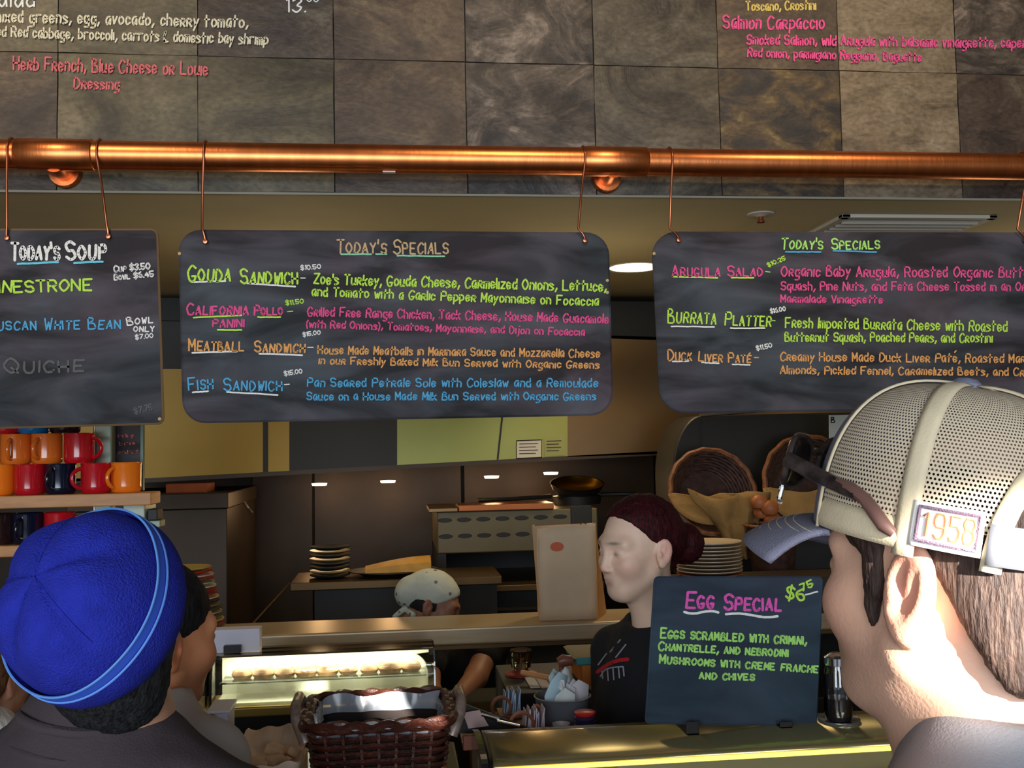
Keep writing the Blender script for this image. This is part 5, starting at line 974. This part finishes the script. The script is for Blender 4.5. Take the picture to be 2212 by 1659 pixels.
def net_mat():
    m, nt, b = nodes('cream_net'); N = nt.nodes.new; L = nt.links.new; out = nt.nodes['Material Output']
    b.inputs['Base Color'].default_value = rgb(206, 190, 164); b.inputs['Roughness'].default_value = 0.7
    uv = N('ShaderNodeUVMap'); sp = N('ShaderNodeSeparateXYZ'); L(uv.outputs[0], sp.inputs[0])
    fy = N('ShaderNodeMath'); fy.operation = 'FLOOR'; L(sp.outputs[1], fy.inputs[0])
    hf = N('ShaderNodeMath'); hf.operation = 'MULTIPLY_ADD'; hf.inputs[1].default_value = 0.5; L(fy.outputs[0], hf.inputs[0]); L(sp.outputs[0], hf.inputs[2])
    a = []
    for src in (hf.outputs[0], sp.outputs[1]):
        f = N('ShaderNodeMath'); f.operation = 'FRACT'; L(src, f.inputs[0]); s = N('ShaderNodeMath'); s.operation = 'SUBTRACT'; s.inputs[1].default_value = 0.5; L(f.outputs[0], s.inputs[0])
        q = N('ShaderNodeMath'); q.operation = 'POWER'; q.inputs[1].default_value = 2; ab = N('ShaderNodeMath'); ab.operation = 'ABSOLUTE'; L(s.outputs[0], ab.inputs[0]); L(ab.outputs[0], q.inputs[0]); a.append(q)
    d = N('ShaderNodeMath'); d.operation = 'ADD'; L(a[0].outputs[0], d.inputs[0]); L(a[1].outputs[0], d.inputs[1])
    g = N('ShaderNodeMath'); g.operation = 'GREATER_THAN'; g.inputs[1].default_value = 0.085; L(d.outputs[0], g.inputs[0])
    tr = N('ShaderNodeBsdfTransparent'); mx = N('ShaderNodeMixShader'); L(g.outputs[0], mx.inputs[0]); L(tr.outputs[0], mx.inputs[1]); L(b.outputs[0], mx.inputs[2]); L(mx.outputs[0], out.inputs['Surface']); return m
m_net = net_mat()
OPC, OPW, OPZ = 180, 50, 0.50
def panel(name, t0, t1, m, v0=0.0, nt=26, nv=26, uv=True):
    vs = []; fs = []; uvs = []
    for j in range(nv+1):
        for i in range(nt+1):
            th = t0+(t1-t0)*i/nt; v = v0+(1-v0)*j/nv; vs.append(cap(th, v)); uvs.append((math.radians(th)*0.095*math.cos(v*PI/2)**0.62/0.0027 if False else math.radians(th)*0.095/0.0029, v*0.150/0.0027))
    for j in range(nv):
        for i in range(nt): a = j*(nt+1)+i; fs.append((a, a+1, a+nt+2, a+nt+1))
    if t1 > OPC-OPW and t0 < OPC+OPW:
        def inside(f):
            th = t0+(t1-t0)*((f[0] % (nt+1))+0.5)/nt; v = v0+(1-v0)*((f[0]//(nt+1))+0.5)/nv; return ((th-OPC)/OPW)**2+(v/OPZ)**2 < 1
        fs = [f for f in fs if not inside(f)]
    o0 = origin_of(cp); me = bpy.data.meshes.new(name); me.from_pydata([tuple(p-o0) for p in vs], [], fs); me.materials.append(m)
    u = me.uv_layers.new(name='UVMap')
    for pl in me.polygons:
        for li in pl.loop_indices: u.data[li].uv = uvs[me.loops[li].vertex_index]
    me.polygons.foreach_set('use_smooth', [True]*len(me.polygons)); o = bpy.data.objects.new(name, me); COL.objects.link(o); o.parent = cp; return o
fp = panel('front_panel', -47, 47, m_slateblue, uv=False)
netp = [panel('mesh_panel', 47, 97, m_net, 0.11), panel('mesh_panel', 97, 180, m_net, 0.11, nt=60, nv=48), panel('mesh_panel', 180, 263, m_net, 0.11, nt=60, nv=48), panel('mesh_panel', 263, 313, m_net, 0.11)]
def strip(name, path, w, m, lift=0.0012, t=0.0012):
    """path of (th, v); a tape of width w lying on the crown"""
    g = []; P = [cap(a, b, lift) for a, b in path]
    for i, (a, b) in enumerate(path):
        n_ = capL(a, b, 1)-capL(a, b, 0); n_ = CR@n_; d = P[min(i+1, len(P)-1)]-P[max(i-1, 0)]; s_ = np.cross(n_, d); s_ /= np.linalg.norm(s_); g.append([P[i]-s_*w/2, P[i]-s_*w*0.2+n_*t, P[i]+s_*w*0.2+n_*t, P[i]+s_*w/2])
    return MB().grid(g).build(name, m, cp, smooth=True, solid=0.0008)
tp = lambda th: [(th, v) for v in np.linspace(0.0, 0.985, 24)]
strip('seam_tape', tp(97), 0.015, m_cream); strip('seam_tape', tp(263), 0.015, m_cream); strip('seam_tape', [(180, v) for v in np.linspace(OPZ+0.02, 0.98, 14)], 0.012, m_cream)
strip('front_binding', tp(47), 0.0045, m_cream, 0.0015); strip('front_binding', tp(313), 0.0045, m_cream, 0.0015)
rb_ = lambda t0, t1: [(t, 0.065) for t in np.linspace(t0, t1, 30)]
strip('rim_band', rb_(47, 99), 0.021, m_cream, 0.0006); strip('rim_band', rb_(229, 313), 0.021, m_cream, 0.0006)
arc = [(OPC-OPW*math.cos(t), OPZ*math.sin(t)) for t in np.linspace(0, PI, 30)]; strip('opening_binding', arc, 0.014, m_cream, 0.0018)
MB().lathe([(0.0105, -0.001), (0.0105, 0.003), (0.007, 0.006), (0, 0.007)], capW((0, 0, CHT)), 20, (CR[:, 0], CR[:, 1], CR[:, 2])).build('button', m_slateblue, cp, smooth=True)
# brim: bowed, dropping forward
g = []
for j in range(13):
    u = j/12; r_ = []
    for i in range(25):
        t = math.radians(-58+116*i/24); b0 = np.array([-CB*math.sin(t), CA*math.cos(t), 0]); ext = 0.060*math.cos(t*0.93)**0.7*u; x = b0[0]*(1+0.10*u); y = b0[1]+ext
        r_.append(capW((x, y, -0.001-0.022*u*u-0.004*u-0.007*(x/0.075)**2*(0.3+0.7*u)+0.004)))
    g.append(r_)
brim = MB().grid(g).build('brim', m_slateblue, cp, smooth=True, solid=0.004)
mb = MB()
for u in (0.3, 0.42, 0.54, 0.66, 0.78, 0.9): mb.tube([np.array(a)*(1-((u*12) % 1))+np.array(b)*((u*12) % 1)+CR[:, 2]*0.0022 for a, b in zip(g[int(u*12)], g[int(u*12)+1])], 0.0005, 4)
mb.build('stitching', m_cream, brim)
# snap strap across the opening
m_strap = mat('grey_strap', rgb(112, 114, 122), 0.5)
g = [[cap(th, 0.02, 0.006), cap(th, 0.145, 0.007)] for th in np.linspace(127, 233, 30)]; st_ = MB().grid(g).build('snap_strap', m_strap, cp, smooth=True, solid=0.0016)
for k in range(9):
    c = cap(146+k*8, 0.085, 0.0078); n_ = CR@(capL(146+k*8, 0.085, 1)-capL(146+k*8, 0.085, 0)); x_ = np.cross(n_, CR[:, 2]); x_ /= np.linalg.norm(x_)
    MB().lathe([(0, 0.001), (0.0022, 0.001), (0.0028, 0)], c, 10, (x_, CR[:, 2], n_)).build('stud', mat('strap_stud', rgb(112, 114, 122), 0.5), st_)
# year patch
PT0, PT1, PV0, PV1 = 99.0, 125.5, 0.035, 0.185
pm = lambda x, y, off=0.0: cap(PT0+(PT1-PT0)*x, PV0+(PV1-PV0)*y, 0.003+off)
pg = MB().grid([[pm(x, y) for x in np.linspace(0, 1, 16)] for y in np.linspace(0, 1, 6)]).build('year_patch', mat('patch_white', rgb(240, 236, 232), 0.8), cp, smooth=True, solid=0.001)
mb = MB(); ring = [(0.10, 0.13), (0.92, 0.13), (0.92, 0.87), (0.10, 0.87), (0.10, 0.13)]
fr_ = []
for a, b in zip(ring[:-1], ring[1:]): fr_ += [np.array(a)+(np.array(b)-np.array(a))*k/10 for k in range(10)]
fr_.append(np.array(ring[0])); mb.tube([pm(p[0], p[1], 0.0012) for p in fr_], 0.0013, 6)
mb.build('border', mat('plum_thread', rgb(120, 98, 116), 0.8, bump=0.4, bscale=800), pg, smooth=True)
def digits(w, lift, m, name):
    mb = MB()
    for d, x0 in zip('1958', (0.17, 0.34, 0.54, 0.73)):
        st = {'1': [[(0.1, .8), (.5, 1), (.5, 0)]], '9': [[(0, .15), (.3, 0), (.8, 0), (1, .2), (1, .8), (.8, 1), (.2, 1), (0, .8), (0, .6), (.2, .45), (1, .45)]], '5': [[(.95, 1), (.05, 1), (.05, .58), (.7, .6), (1, .42), (1, .18), (.75, 0), (.2, 0), (0, .15)]],
              '8': [[(.2, .52), (0, .7), (0, .85), (.2, 1), (.8, 1), (1, .85), (1, .7), (.8, .52), (.2, .52), (0, .35), (0, .15), (.2, 0), (.8, 0), (1, .15), (1, .35), (.8, .52)]]}[d]
        for s in st: mb.tube([pm(x0+0.135*p[0], 0.24+0.52*p[1], lift) for p in s], w, 6)
    mb.build(name, m, pg, smooth=True)
digits(0.0018, 0.0006, mat('white_thread', rgb(246, 236, 226), 0.8), 'digit_outline'); digits(0.0009, 0.0021, mat('rust_thread', rgb(206, 128, 84), 0.8), 'digits')
# sunglasses perched on the cap
sgl = empty('sunglasses', capW((0, 0.11, 0.05)), 'dark sunglasses with a matt brown temple arm perched on the mesh cap', 'sunglasses')
m_fr = mat('dark_tortoise', rgb(52, 44, 42), 0.2, var=0.5, scale=70, coat=0.5); m_lens = mat('smoked_lens', rgb(22, 20, 28), 0.08, alpha=0.75, coat=0.5); m_tip = mat('matt_brown', rgb(118, 84, 76), 0.5)
def glp(x, z): return capW((x, 0.094+0.020*(1-(x/0.07)**2)-0.10*(z-0.05), z-0.008))
for s in (-1, 1):
    oval = [(s*(0.036+0.030*math.copysign(abs(math.cos(t))**0.8, math.cos(t))), 0.052+0.021*math.copysign(abs(math.sin(t))**0.8, math.sin(t))) for t in np.linspace(0, 2*PI, 29)[:-1]]
    MB().tube([glp(x, z) for x, z in oval], 0.0024, 7, closed=True).build('rim', m_fr, sgl, smooth=True)
    cpt = glp(s*0.036, 0.052); ring_ = [glp(s*0.036+(x-s*0.036)*k, 0.052+(z-0.052)*k) for k in (1.0,) for x, z in oval]; mb = MB(); mb.add([cpt]+ring_, [(0, i+1, (i+1) % 28+1) for i in range(28)]); mb.build('lens', m_lens, sgl, smooth=True, solid=0.0015)
MB().tube([glp(-0.008, 0.058), glp(0, 0.061), glp(0.008, 0.058)], 0.0025, 7).build('bridge', m_fr, sgl, smooth=True)
capbvh = None
from mathutils.bvhtree import BVHTree
def bvh(objs):
    vs = []; fs = []
    for o in objs:
        k = len(vs); w_ = origin_of(o); vs += [Vector((np.array(v.co)+w_).tolist()) for v in o.data.vertices]; fs += [[i+k for i in p.vertices] for p in o.data.polygons]
    return BVHTree.FromPolygons(vs, fs)
def onto(tree, x, y, lift=0.003, dflt=1.0):
    d = Vector(ray(x, y).tolist()).normalized(); h = tree.ray_cast(Vector(CAM.tolist()), d)
    p = h[0] if h[0] is not None else Vector(CAM.tolist())+d*dflt
    return np.array(p-d*lift)
ct_ = bvh(netp+[fp])
h0 = glp(-0.068, 0.055); path = [h0]+[onto(ct_, x, y, 0.005, 0.75) for x, y in ((1792, 1040), (1822, 1056), (1852, 1070))]
MB().tube(path, [0.0062, 0.0058, 0.005, 0.0045], 8).build('temple_arm', m_fr, sgl, smooth=True)
MB().tube([onto(ct_, x, y, 0.005, 0.75) for x, y in ((1800, 1044), (1838, 1054), (1868, 1078), (1890, 1108), (1910, 1136), (1930, 1152))], [0.0045, 0.0045, 0.0046, 0.005, 0.005, 0.0034], 8).build('temple_tip', m_tip, sgl, smooth=True)
MB().tube([capW((0.068, 0.105, 0.055)), capW((0.088, 0.05, 0.05)), capW((0.092, 0.0, 0.03)), capW((0.092, -0.03, 0.01))], 0.004, 8).build('temple_arm', m_fr, sgl, smooth=True)
for z in (0.028,): MB().tube([glp(-0.058, 0.035), glp(-0.060, 0.024), glp(-0.052, 0.020)], 0.002, 6).build('nose_pad', m_glass2, sgl, smooth=True)
# ------------------------------------------------------------------ person in the blue fleece hat (left foreground)
RH = RT-np.array([0, 0, RT[2]]); FH = FW
BC = PD(196, 1305, 1.13); AX = -0.32*RT+0.50*UP-0.80*FW; AX /= np.linalg.norm(AX)
blue = empty('person', (BC[0], BC[1], 0), 'person in a royal blue fleece hat and dark high collared coat, seen from behind', 'person')
bx = RT-AX*np.dot(RT, AX); bx /= np.linalg.norm(bx); by = np.cross(AX, bx); BR = 0.0985
def hatp(ph, th, off=0.0):
    """ph degrees from the crown point, th around it"""
    a = math.radians(ph); t = math.radians(th); dent = 0
    for k in range(5):
        dd = ((th-(25+72*k)+180) % 360)-180; dent += math.exp(-(dd/9.0)**2)*0.055*math.exp(-((ph-30)/30.0)**2)
    bul = 1+0.04*math.cos(5*(t-math.radians(25+36)))*math.sin(a)**1*math.exp(-((ph-40)/30)**2)
    r = BR*(1.0-dent)*bul+off; el = 1.10 if True else 1
    flat = 0.90+0.10*math.sin(min(a, PI/2))
    d = bx*math.cos(t)*math.sin(a)*0.97+by*math.sin(t)*math.sin(a)*1.05+AX*math.cos(a)*flat
    return BC+d*r
m_fleece = mat('blue_fleece', rgb(38, 48, 162), 0.95, var=0.12, scale=40, bump=0.5, bscale=420, spec=0.2)
hat = empty('fleece_hat', BC, 'x', 'x')
for k_ in ('label', 'category'): del hat[k_]
hat.parent = blue; hat.location = Vector(BC.tolist())-blue.location
MB().grid([[hatp(ph, th) for th in range(0, 360, 4)] for ph in np.linspace(0.5, 96, 40)], closed=True).build('crown', m_fleece, hat, smooth=True)
MB().grid([[hatp(ph, th, 0.003+0.003*math.sin((ph-86)/36*PI)) for th in range(0, 360, 4)] for ph in np.linspace(86, 122, 12)], closed=True).build('cuff', m_fleece, hat, smooth=True, solid=0.003)
m_pipe = mat('light_blue_piping', rgb(96, 150, 226), 0.6)
MB().grid([[hatp(ph, th, 0.0045) for th in range(0, 360, 4)] for ph in (79.5, 81, 83, 85, 87)], closed=True).build('ribbon', mat('mid_blue_ribbon', rgb(52, 92, 206), 0.6), hat, smooth=True)
for ph in (79.5, 87.5): MB().tube([hatp(ph, th, 0.005) for th in range(0, 360, 4)], 0.0014, 6, closed=True).build('piping', m_pipe, hat, smooth=True)
for k in range(5): MB().tube([hatp(ph, 25+72*k, 0.0006) for ph in np.linspace(4, 60, 16)], 0.0011, 5).build('seam', m_fleece, hat, smooth=True)
BHR = frame_from(-0.08*RT+0.85*np.array([FW[0], FW[1], 0])+np.array([0, 0, 0.42]), (-0.08, -0.42, 0.9)); BHO = BC-AX*0.030+BHR@np.array([0, 0.01, -0.01])
skin('body', scaled(head_prims(neck_to=(0, -0.03, -0.2)), 0.88), (-0.11, -0.13, -0.23), (0.11, 0.13, 0.115), 0.005, m_skin, blue, (BHO, BHR), skin_paint((196, 146, 118), (196, 112, 92), (170, 96, 84)))
eyes(blue, BHO, BHR, 0.88, None)
skin('hair', [E((0, -0.020, 0.005), (0.076, 0.085, 0.085)), E((0, -0.05, -0.06), (0.062, 0.042, 0.062), 0.03), H((0, 0.02, 0), (0, 1, -0.2), 0.01)], (-0.1, -0.13, -0.15), (0.1, 0.09, 0.1), 0.005, m_hair['black'], blue, (BHO, BHR), noise=0.006, nscale=60)
m_coat = mat('charcoal_coat', rgb(62, 52, 56), 0.9, var=0.1, scale=12, bump=0.2, bscale=400)
KO = PD(202, 1572, 1.20); KR = rotm(-18)
skin('coat', [C((0, 0, 0.020), (0, 0, -0.05), 0.070, 0.098, 0.02), E((0, 0, -0.26), (0.21, 0.14, 0.25), 0.06), E((0, 0, -0.52), (0.19, 0.13, 0.26), 0.06), C((-0.03, 0, -0.05), (-0.18, 0, -0.12), 0.075, 0.075, 0.05), C((0.03, 0, -0.05), (0.18, 0, -0.12), 0.075, 0.075, 0.05),
   C((-0.2, 0, -0.13), (-0.25, 0, -0.42), 0.068, 0.055, 0.04), C((0.2, 0, -0.13), (0.25, 0, -0.42), 0.068, 0.055, 0.04), C((-0.25, 0, -0.42), (-0.19, 0.1, -0.60), 0.055, 0.05, 0.02), C((0.25, 0, -0.42), (0.19, 0.1, -0.6), 0.055, 0.05, 0.02), E((0, 0.0, 0.085), (0.058, 0.060, 0.09), 0.01, 's')],
   (-0.34, -0.2, -0.8), (0.34, 0.25, 0.10), 0.008, m_coat, blue, (KO, KR), noise=0.010, nscale=14)
for z, rr in ((-0.012, 0.088), (0.018, 0.078)): MB().tube([KO+KR@np.array([rr*math.cos(t), rr*math.sin(t), z+0.006*math.sin(2*t)]) for t in np.linspace(0, 2*PI, 49)[:-1]], 0.006, 8, closed=True).build('collar_fold', m_coat, blue, smooth=True)
skin('shoulder_patch', [E((-0.175, -0.045, -0.092), (0.062, 0.055, 0.052))], (-0.28, -0.14, -0.2), (-0.08, 0.06, 0.0), 0.006, mat('tan_suede', rgb(166, 130, 86), 0.9, var=0.2, scale=18), blue, (KO, KR), noise=0.004, nscale=30)
legs(blue, (KO[0], KO[1]), -18, m_denim)
# ------------------------------------------------------------------ man in the white tee behind the blue hat
TO = PD(338, 1372, 1.60); fR = RT-np.array([0, 0, RT[2]]); fF = np.array([FW[0], FW[1], 0.0])
TR = frame_from(0.64*fR+0.77*fF+np.array([0, 0, -0.10]), (0.08, 0, 1)); TS_ = 0.95
tee = empty('person', (TO[0], TO[1], 0), 'bearded dark haired man in an off white tee beside the blue hat', 'person')
skin('body', scaled(head_prims(jaw=1.05, neck_to=(0, -0.075, -0.19)), TS_), (-0.11, -0.15, -0.21), (0.11, 0.13, 0.12), 0.004, m_skin, tee, (TO, TR), skin_paint((238, 160, 114), (218, 116, 80), (150, 84, 70), stubble=(60, 40, 34)))
eyes(tee, TO, TR, TS_, None)
skin('hair', scaled([E((0, -0.018, 0.038), (0.080, 0.102, 0.088)), E((0, -0.06, -0.02), (0.064, 0.048, 0.05), 0.03), H((0, 0, 0.0), (0, 0.25, -0.97), 0.01)], TS_), (-0.1, -0.14, -0.1), (0.1, 0.12, 0.14), 0.004, m_hair['black'], tee, (TO, TR), noise=0.004, nscale=80)
skin('beard', scaled([E((0, 0.058, -0.088), (0.034, 0.036, 0.026)), C((-0.05, 0.015, -0.062), (0, 0.062, -0.094), 0.014, 0.016, 0.03), C((0.05, 0.015, -0.062), (0, 0.062, -0.094), 0.014, 0.016, 0.03), E((0, 0.094, -0.0505), (0.022, 0.008, 0.006), 0.01), E((0, 0.099, -0.0655), (0.016, 0.01, 0.006), 0.004, 's')], TS_), (-0.08, -0.02, -0.13), (0.08, 0.12, -0.03), 0.004, m_hair['black'], tee, (TO, TR), noise=0.003, nscale=90)
TB = TO+np.array([-0.010, -0.03, -0.100]); m_tee = mat('off_white_tee', rgb(196, 188, 184), 0.9, bump=0.15, bscale=400)
skin('tee_shirt', top_prims(w=0.145, drop=-0.060, collar=0.066, r=0.058)+[E((0, 0.01, 0.08), (0.075, 0.078, 0.075), 0.012, 's')], (-0.3, -0.2, -0.66), (0.3, 0.2, 0.08), 0.008, m_tee, tee, (TB, rotm(-42)), noise=0.006, nscale=14)
legs(tee, (TB[0], TB[1]), -52, m_denim)
# ------------------------------------------------------------------ customer cut off at the left edge
LO = PD(-50, 1446, 1.72); LR = frame_from(0.2*fR+0.95*fF, (0, 0, 1))
lp = empty('person', (LO[0], LO[1], 0), 'customer with long brown hair and a white top, cut off at the left frame edge', 'person')
skin('body', scaled(head_prims(), 0.95), (-0.11, -0.13, -0.21), (0.11, 0.13, 0.12), 0.006, m_skin, lp, (LO, LR), skin_paint((206, 150, 122), (196, 112, 92), (170, 96, 84)))
eyes(lp, LO, LR, 0.95, None)
skin('hair', [E((0, -0.020, 0.035), (0.082, 0.100, 0.085)), C((0.03, -0.06, 0.0), (0.045, -0.085, -0.05), 0.055, 0.045, 0.04), C((-0.03, -0.06, 0.0), (-0.045, -0.085, -0.05), 0.055, 0.045, 0.04), H((0, 0.04, 0.02), (0, 0.9, -0.3), 0.02)], (-0.13, -0.17, -0.18), (0.13, 0.1, 0.14), 0.006, m_hair['chestnut'], lp, (LO, LR), noise=0.010, nscale=45)
skin('white_top', top_prims(w=0.155), (-0.3, -0.2, -0.66), (0.3, 0.2, 0.08), 0.01, mat('white_knit', rgb(236, 234, 226), 0.9, bump=0.3, bscale=120), lp, (LO+np.array([0, -0.03, -0.10]), rotm(-5)), noise=0.006, nscale=16)
legs(lp, (LO[0], LO[1]-0.03), -5, m_denim)
# ------------------------------------------------------------------ woman behind the case
WS = 0.92; WO = PD(1378, 1182, 2.26); WR = frame_from(-0.86*fR-0.50*fF+np.array([0, 0, -0.10]), (0.03, 0, 1))
wo = empty('person', (WO[0], WO[1]+0.12, 0), 'woman with dark red pinned up hair and black tee behind the curved case', 'person')
skin('body', scaled(head_prims(nose=0.98, jaw=0.95, lips=1.1, neck_r=0.047, neck_to=(0.0, -0.045, -0.22)), WS)+[C((0, -0.05, -0.19), (0, -0.04, -0.26), 0.055, 0.09, 0.04)], (-0.13, -0.16, -0.30), (0.13, 0.13, 0.125), 0.0035, m_skin, wo, (WO, WR), skin_paint((232, 196, 172), (226, 146, 134), (176, 104, 104)))
eyes(wo, WO, WR, WS, None)
hs = [E((0, -0.022, 0.046), (0.082, 0.100, 0.084)), E((0, -0.075, 0.015), (0.062, 0.055, 0.062), 0.03), E((0.0, -0.128, 0.0), (0.046, 0.042, 0.046), 0.014), E((0, -0.08, -0.045), (0.030, 0.022, 0.040), 0.02), H((0, 0.050, 0.045), (0, 0.82, -0.57), 0.008), H((0, -0.005, -0.01), (0, 0.85, -0.52), 0.016)]
hs = [E((0, -0.018, 0.040), (0.080, 0.102, 0.087)), E((0, 0.074, -0.022), (0.100, 0.100, 0.105), 0.012, 's'), H((0, 0, 0.004), (0, 0.30, -0.95), 0.02), E((0, -0.075, 0.010), (0.064, 0.050, 0.058), 0.03), E((0.0, -0.140, -0.014), (0.052, 0.050, 0.052), 0.014), E((0, -0.085, -0.045), (0.026, 0.018, 0.036), 0.02)]
skin('hair', scaled(hs, WS), (-0.1, -0.2, -0.11), (0.1, 0.11, 0.14), 0.0035, m_hair['red'], wo, (WO, WR), noise=0.005, nscale=70)
WB = WO+np.array([0.045, 0.035, -0.165]); m_btee = mat('black_tee', rgb(22, 22, 27), 0.9, bump=0.15, bscale=400)
wt = skin('tee_shirt', top_prims(w=0.145, drop=-0.085, collar=0.062, r=0.050)+[E((0, 0.03, 0.06), (0.085, 0.085, 0.075), 0.012, 's')], (-0.3, -0.2, -0.66), (0.3, 0.2, 0.08), 0.007, m_btee, wo, (WB, rotm(118)), noise=0.005, nscale=14)
legs(wo, (WB[0], WB[1]), 118, m_denim)
tw = bvh([wt]); mb = MB(); fn = lambda x, y, l=0: onto(tw, x, y, 0.003+0.0005*l, 2.3)
for pts in (((1296, 1462), (1306, 1448), (1322, 1442), (1346, 1440)), ((1300, 1446), (1302, 1466)), ((1312, 1444), (1314, 1470)), ((1324, 1444), (1326, 1468)), ((1336, 1442), (1338, 1464)), ((1346, 1440), (1348, 1460)), ((1318, 1408), (1340, 1382)), ((1330, 1420), (1352, 1392)), ((1292, 1436), (1310, 1412))):
    ribbon(mb, crom([np.array(p, float) for p in pts]), 1.5, fn)
mb.build('white_print', mat('grey_print', rgb(160, 160, 176), 0.8), wo)
mb = MB(); ribbon(mb, crom([np.array(p, float) for p in ((1290, 1452), (1312, 1436), (1334, 1427), (1356, 1424))]), 4.0, fn); mb.build('red_print', mat('red_print', rgb(196, 26, 40), 0.8), wo)
# ------------------------------------------------------------------ cook bending over the prep counter
QO = PD(938, 1308, 3.85); QR = frame_from(0.93*fR-0.06*fF+np.array([0, 0, -0.34]), (0.3, 0.05, 1)); QS = 0.98
ck = empty('person', (QO[0]+0.08, QO[1]+0.12, 0), 'cook in a pale dotted skull cap and black tee bending over behind the pass', 'person')
inv = lambda p: QR.T@(np.array(p)-QO)
sh = inv(PD(1062, 1385, 3.95)); el = inv(PD(1028, 1462, 3.78)); wr = inv(PD(978, 1520, 3.50)); sh2 = inv(PD(930, 1400, 3.85)); el2 = inv(PD(925, 1470, 3.72)); wr2 = inv(PD(950, 1535, 3.45))
bp = scaled(head_prims(neck_to=(0, -0.08, -0.13)), QS)+[C(sh, el, 0.052, 0.042, 0.02), C(el, wr, 0.042, 0.027, 0.02), C(sh2, el2, 0.05, 0.042, 0.02), C(el2, wr2, 0.040, 0.027, 0.02)]
for w_, e_, sg_ in ((wr, el, 1), (wr2, el2, -1)):
    d = w_-e_; d /= np.linalg.norm(d); s_ = QR.T@np.array([0.7, 0.7, 0.0]); s_ -= d*np.dot(s_, d); s_ /= np.linalg.norm(s_); pc_ = w_+d*0.05; bp += [C(w_, pc_+d*0.02, 0.025, 0.030, 0.02)]
    for k, (o_, L_) in enumerate(((-0.027, 0.058), (-0.009, 0.068), (0.009, 0.064), (0.026, 0.050))): a_ = pc_+d*0.022+s_*o_; dn = QR.T@np.array([0, 0, -1.0]); bp += [C(a_, a_+d*L_*0.55, 0.0095, 0.009, 0.006), C(a_+d*L_*0.55, a_+d*L_*0.8+dn*L_*0.35, 0.009, 0.0075, 0.004)]
    bp += [C(w_+d*0.015-s_*0.022, w_+d*0.06-s_*0.05, 0.011, 0.009, 0.008)]
al = np.array([sh, el, wr, sh2, el2, wr2]); lo_ = np.minimum(al.min(0)-0.16, (-0.12, -0.16, -0.2)); hi_ = np.maximum(al.max(0)+0.16, (0.12, 0.13, 0.13))
skin('body', bp, lo_, hi_, 0.0055, m_skin, ck, (QO, QR), skin_paint((150, 106, 84), (150, 92, 76), (150, 78, 66)))
eyes(ck, QO, QR, QS, None)
skin('hair', scaled([E((0, -0.020, 0.010), (0.077, 0.088, 0.075)), H((0, 0.022, 0), (0, 1, 0.1), 0.008)], QS), (-0.1, -0.13, -0.1), (0.1, 0.07, 0.1), 0.005, m_hair['black'], ck, (QO, QR), noise=0.004, nscale=60)
def dots():
    m, nt, b = nodes('dotted_cloth'); N = nt.nodes.new; L = nt.links.new
    tc = N('ShaderNodeTexCoord'); v = N('ShaderNodeTexVoronoi'); v.inputs['Scale'].default_value = 26; v.inputs['Randomness'].default_value = 0.6; L(tc.outputs['Object'], v.inputs[0])
    r = N('ShaderNodeValToRGB'); r.color_ramp.elements[0].position = 0.17; r.color_ramp.elements[0].color = rgb(110, 112, 110); r.color_ramp.elements[1].position = 0.22; r.color_ramp.elements[1].color = rgb(190, 196, 184); L(v.outputs['Distance'], r.inputs[0]); L(r.outputs[0], b.inputs['Base Color']); b.inputs['Roughness'].default_value = 0.9; return m
m_dot = dots()
skin('skull_cap', scaled([E((0, -0.022, 0.048), (0.084, 0.106, 0.086)), E((0, -0.115, 0.015), (0.062, 0.048, 0.060), 0.03), H((0, 0.04, 0.032), (0, 0.62, -0.78), 0.008)], QS), (-0.11, -0.19, -0.09), (0.11, 0.11, 0.15), 0.005, m_dot, ck, (QO, QR), noise=0.008, nscale=20)
skin('cap_tie', scaled([C((0.03, -0.10, -0.045), (0.04, -0.125, -0.085), 0.012, 0.010, 0.01), C((0.04, -0.08, -0.05), (0.06, -0.06, -0.055), 0.012, 0.014, 0.01)], QS), (-0.02, -0.16, -0.12), (0.1, -0.02, 0.0), 0.004, m_dot, ck, (QO, QR))
tq = inv(PD(1000, 1440, 4.0)); hpq = inv(PD(1010, 1600, 4.12)); nk = inv(PD(905, 1368, 3.95))
skin('tee_shirt', [C(nk, tq, 0.10, 0.165, 0.05), C(tq, hpq, 0.165, 0.17, 0.05), C(sh, sh+(el-sh)*0.42, 0.068, 0.060, 0.04), C(sh2, sh2+(el2-sh2)*0.5, 0.068, 0.062, 0.04), C(nk, sh, 0.08, 0.07, 0.04)], np.minimum.reduce([nk, tq, hpq, sh, sh2])-0.2, np.maximum.reduce([nk, tq, hpq, sh, sh2])+0.2, 0.011, m_btee, ck, (QO, QR), noise=0.008, nscale=14)
hw = PD(1010, 1600, 4.12); legs(ck, (hw[0], hw[1]), -90, m_denim, hip=0.80)
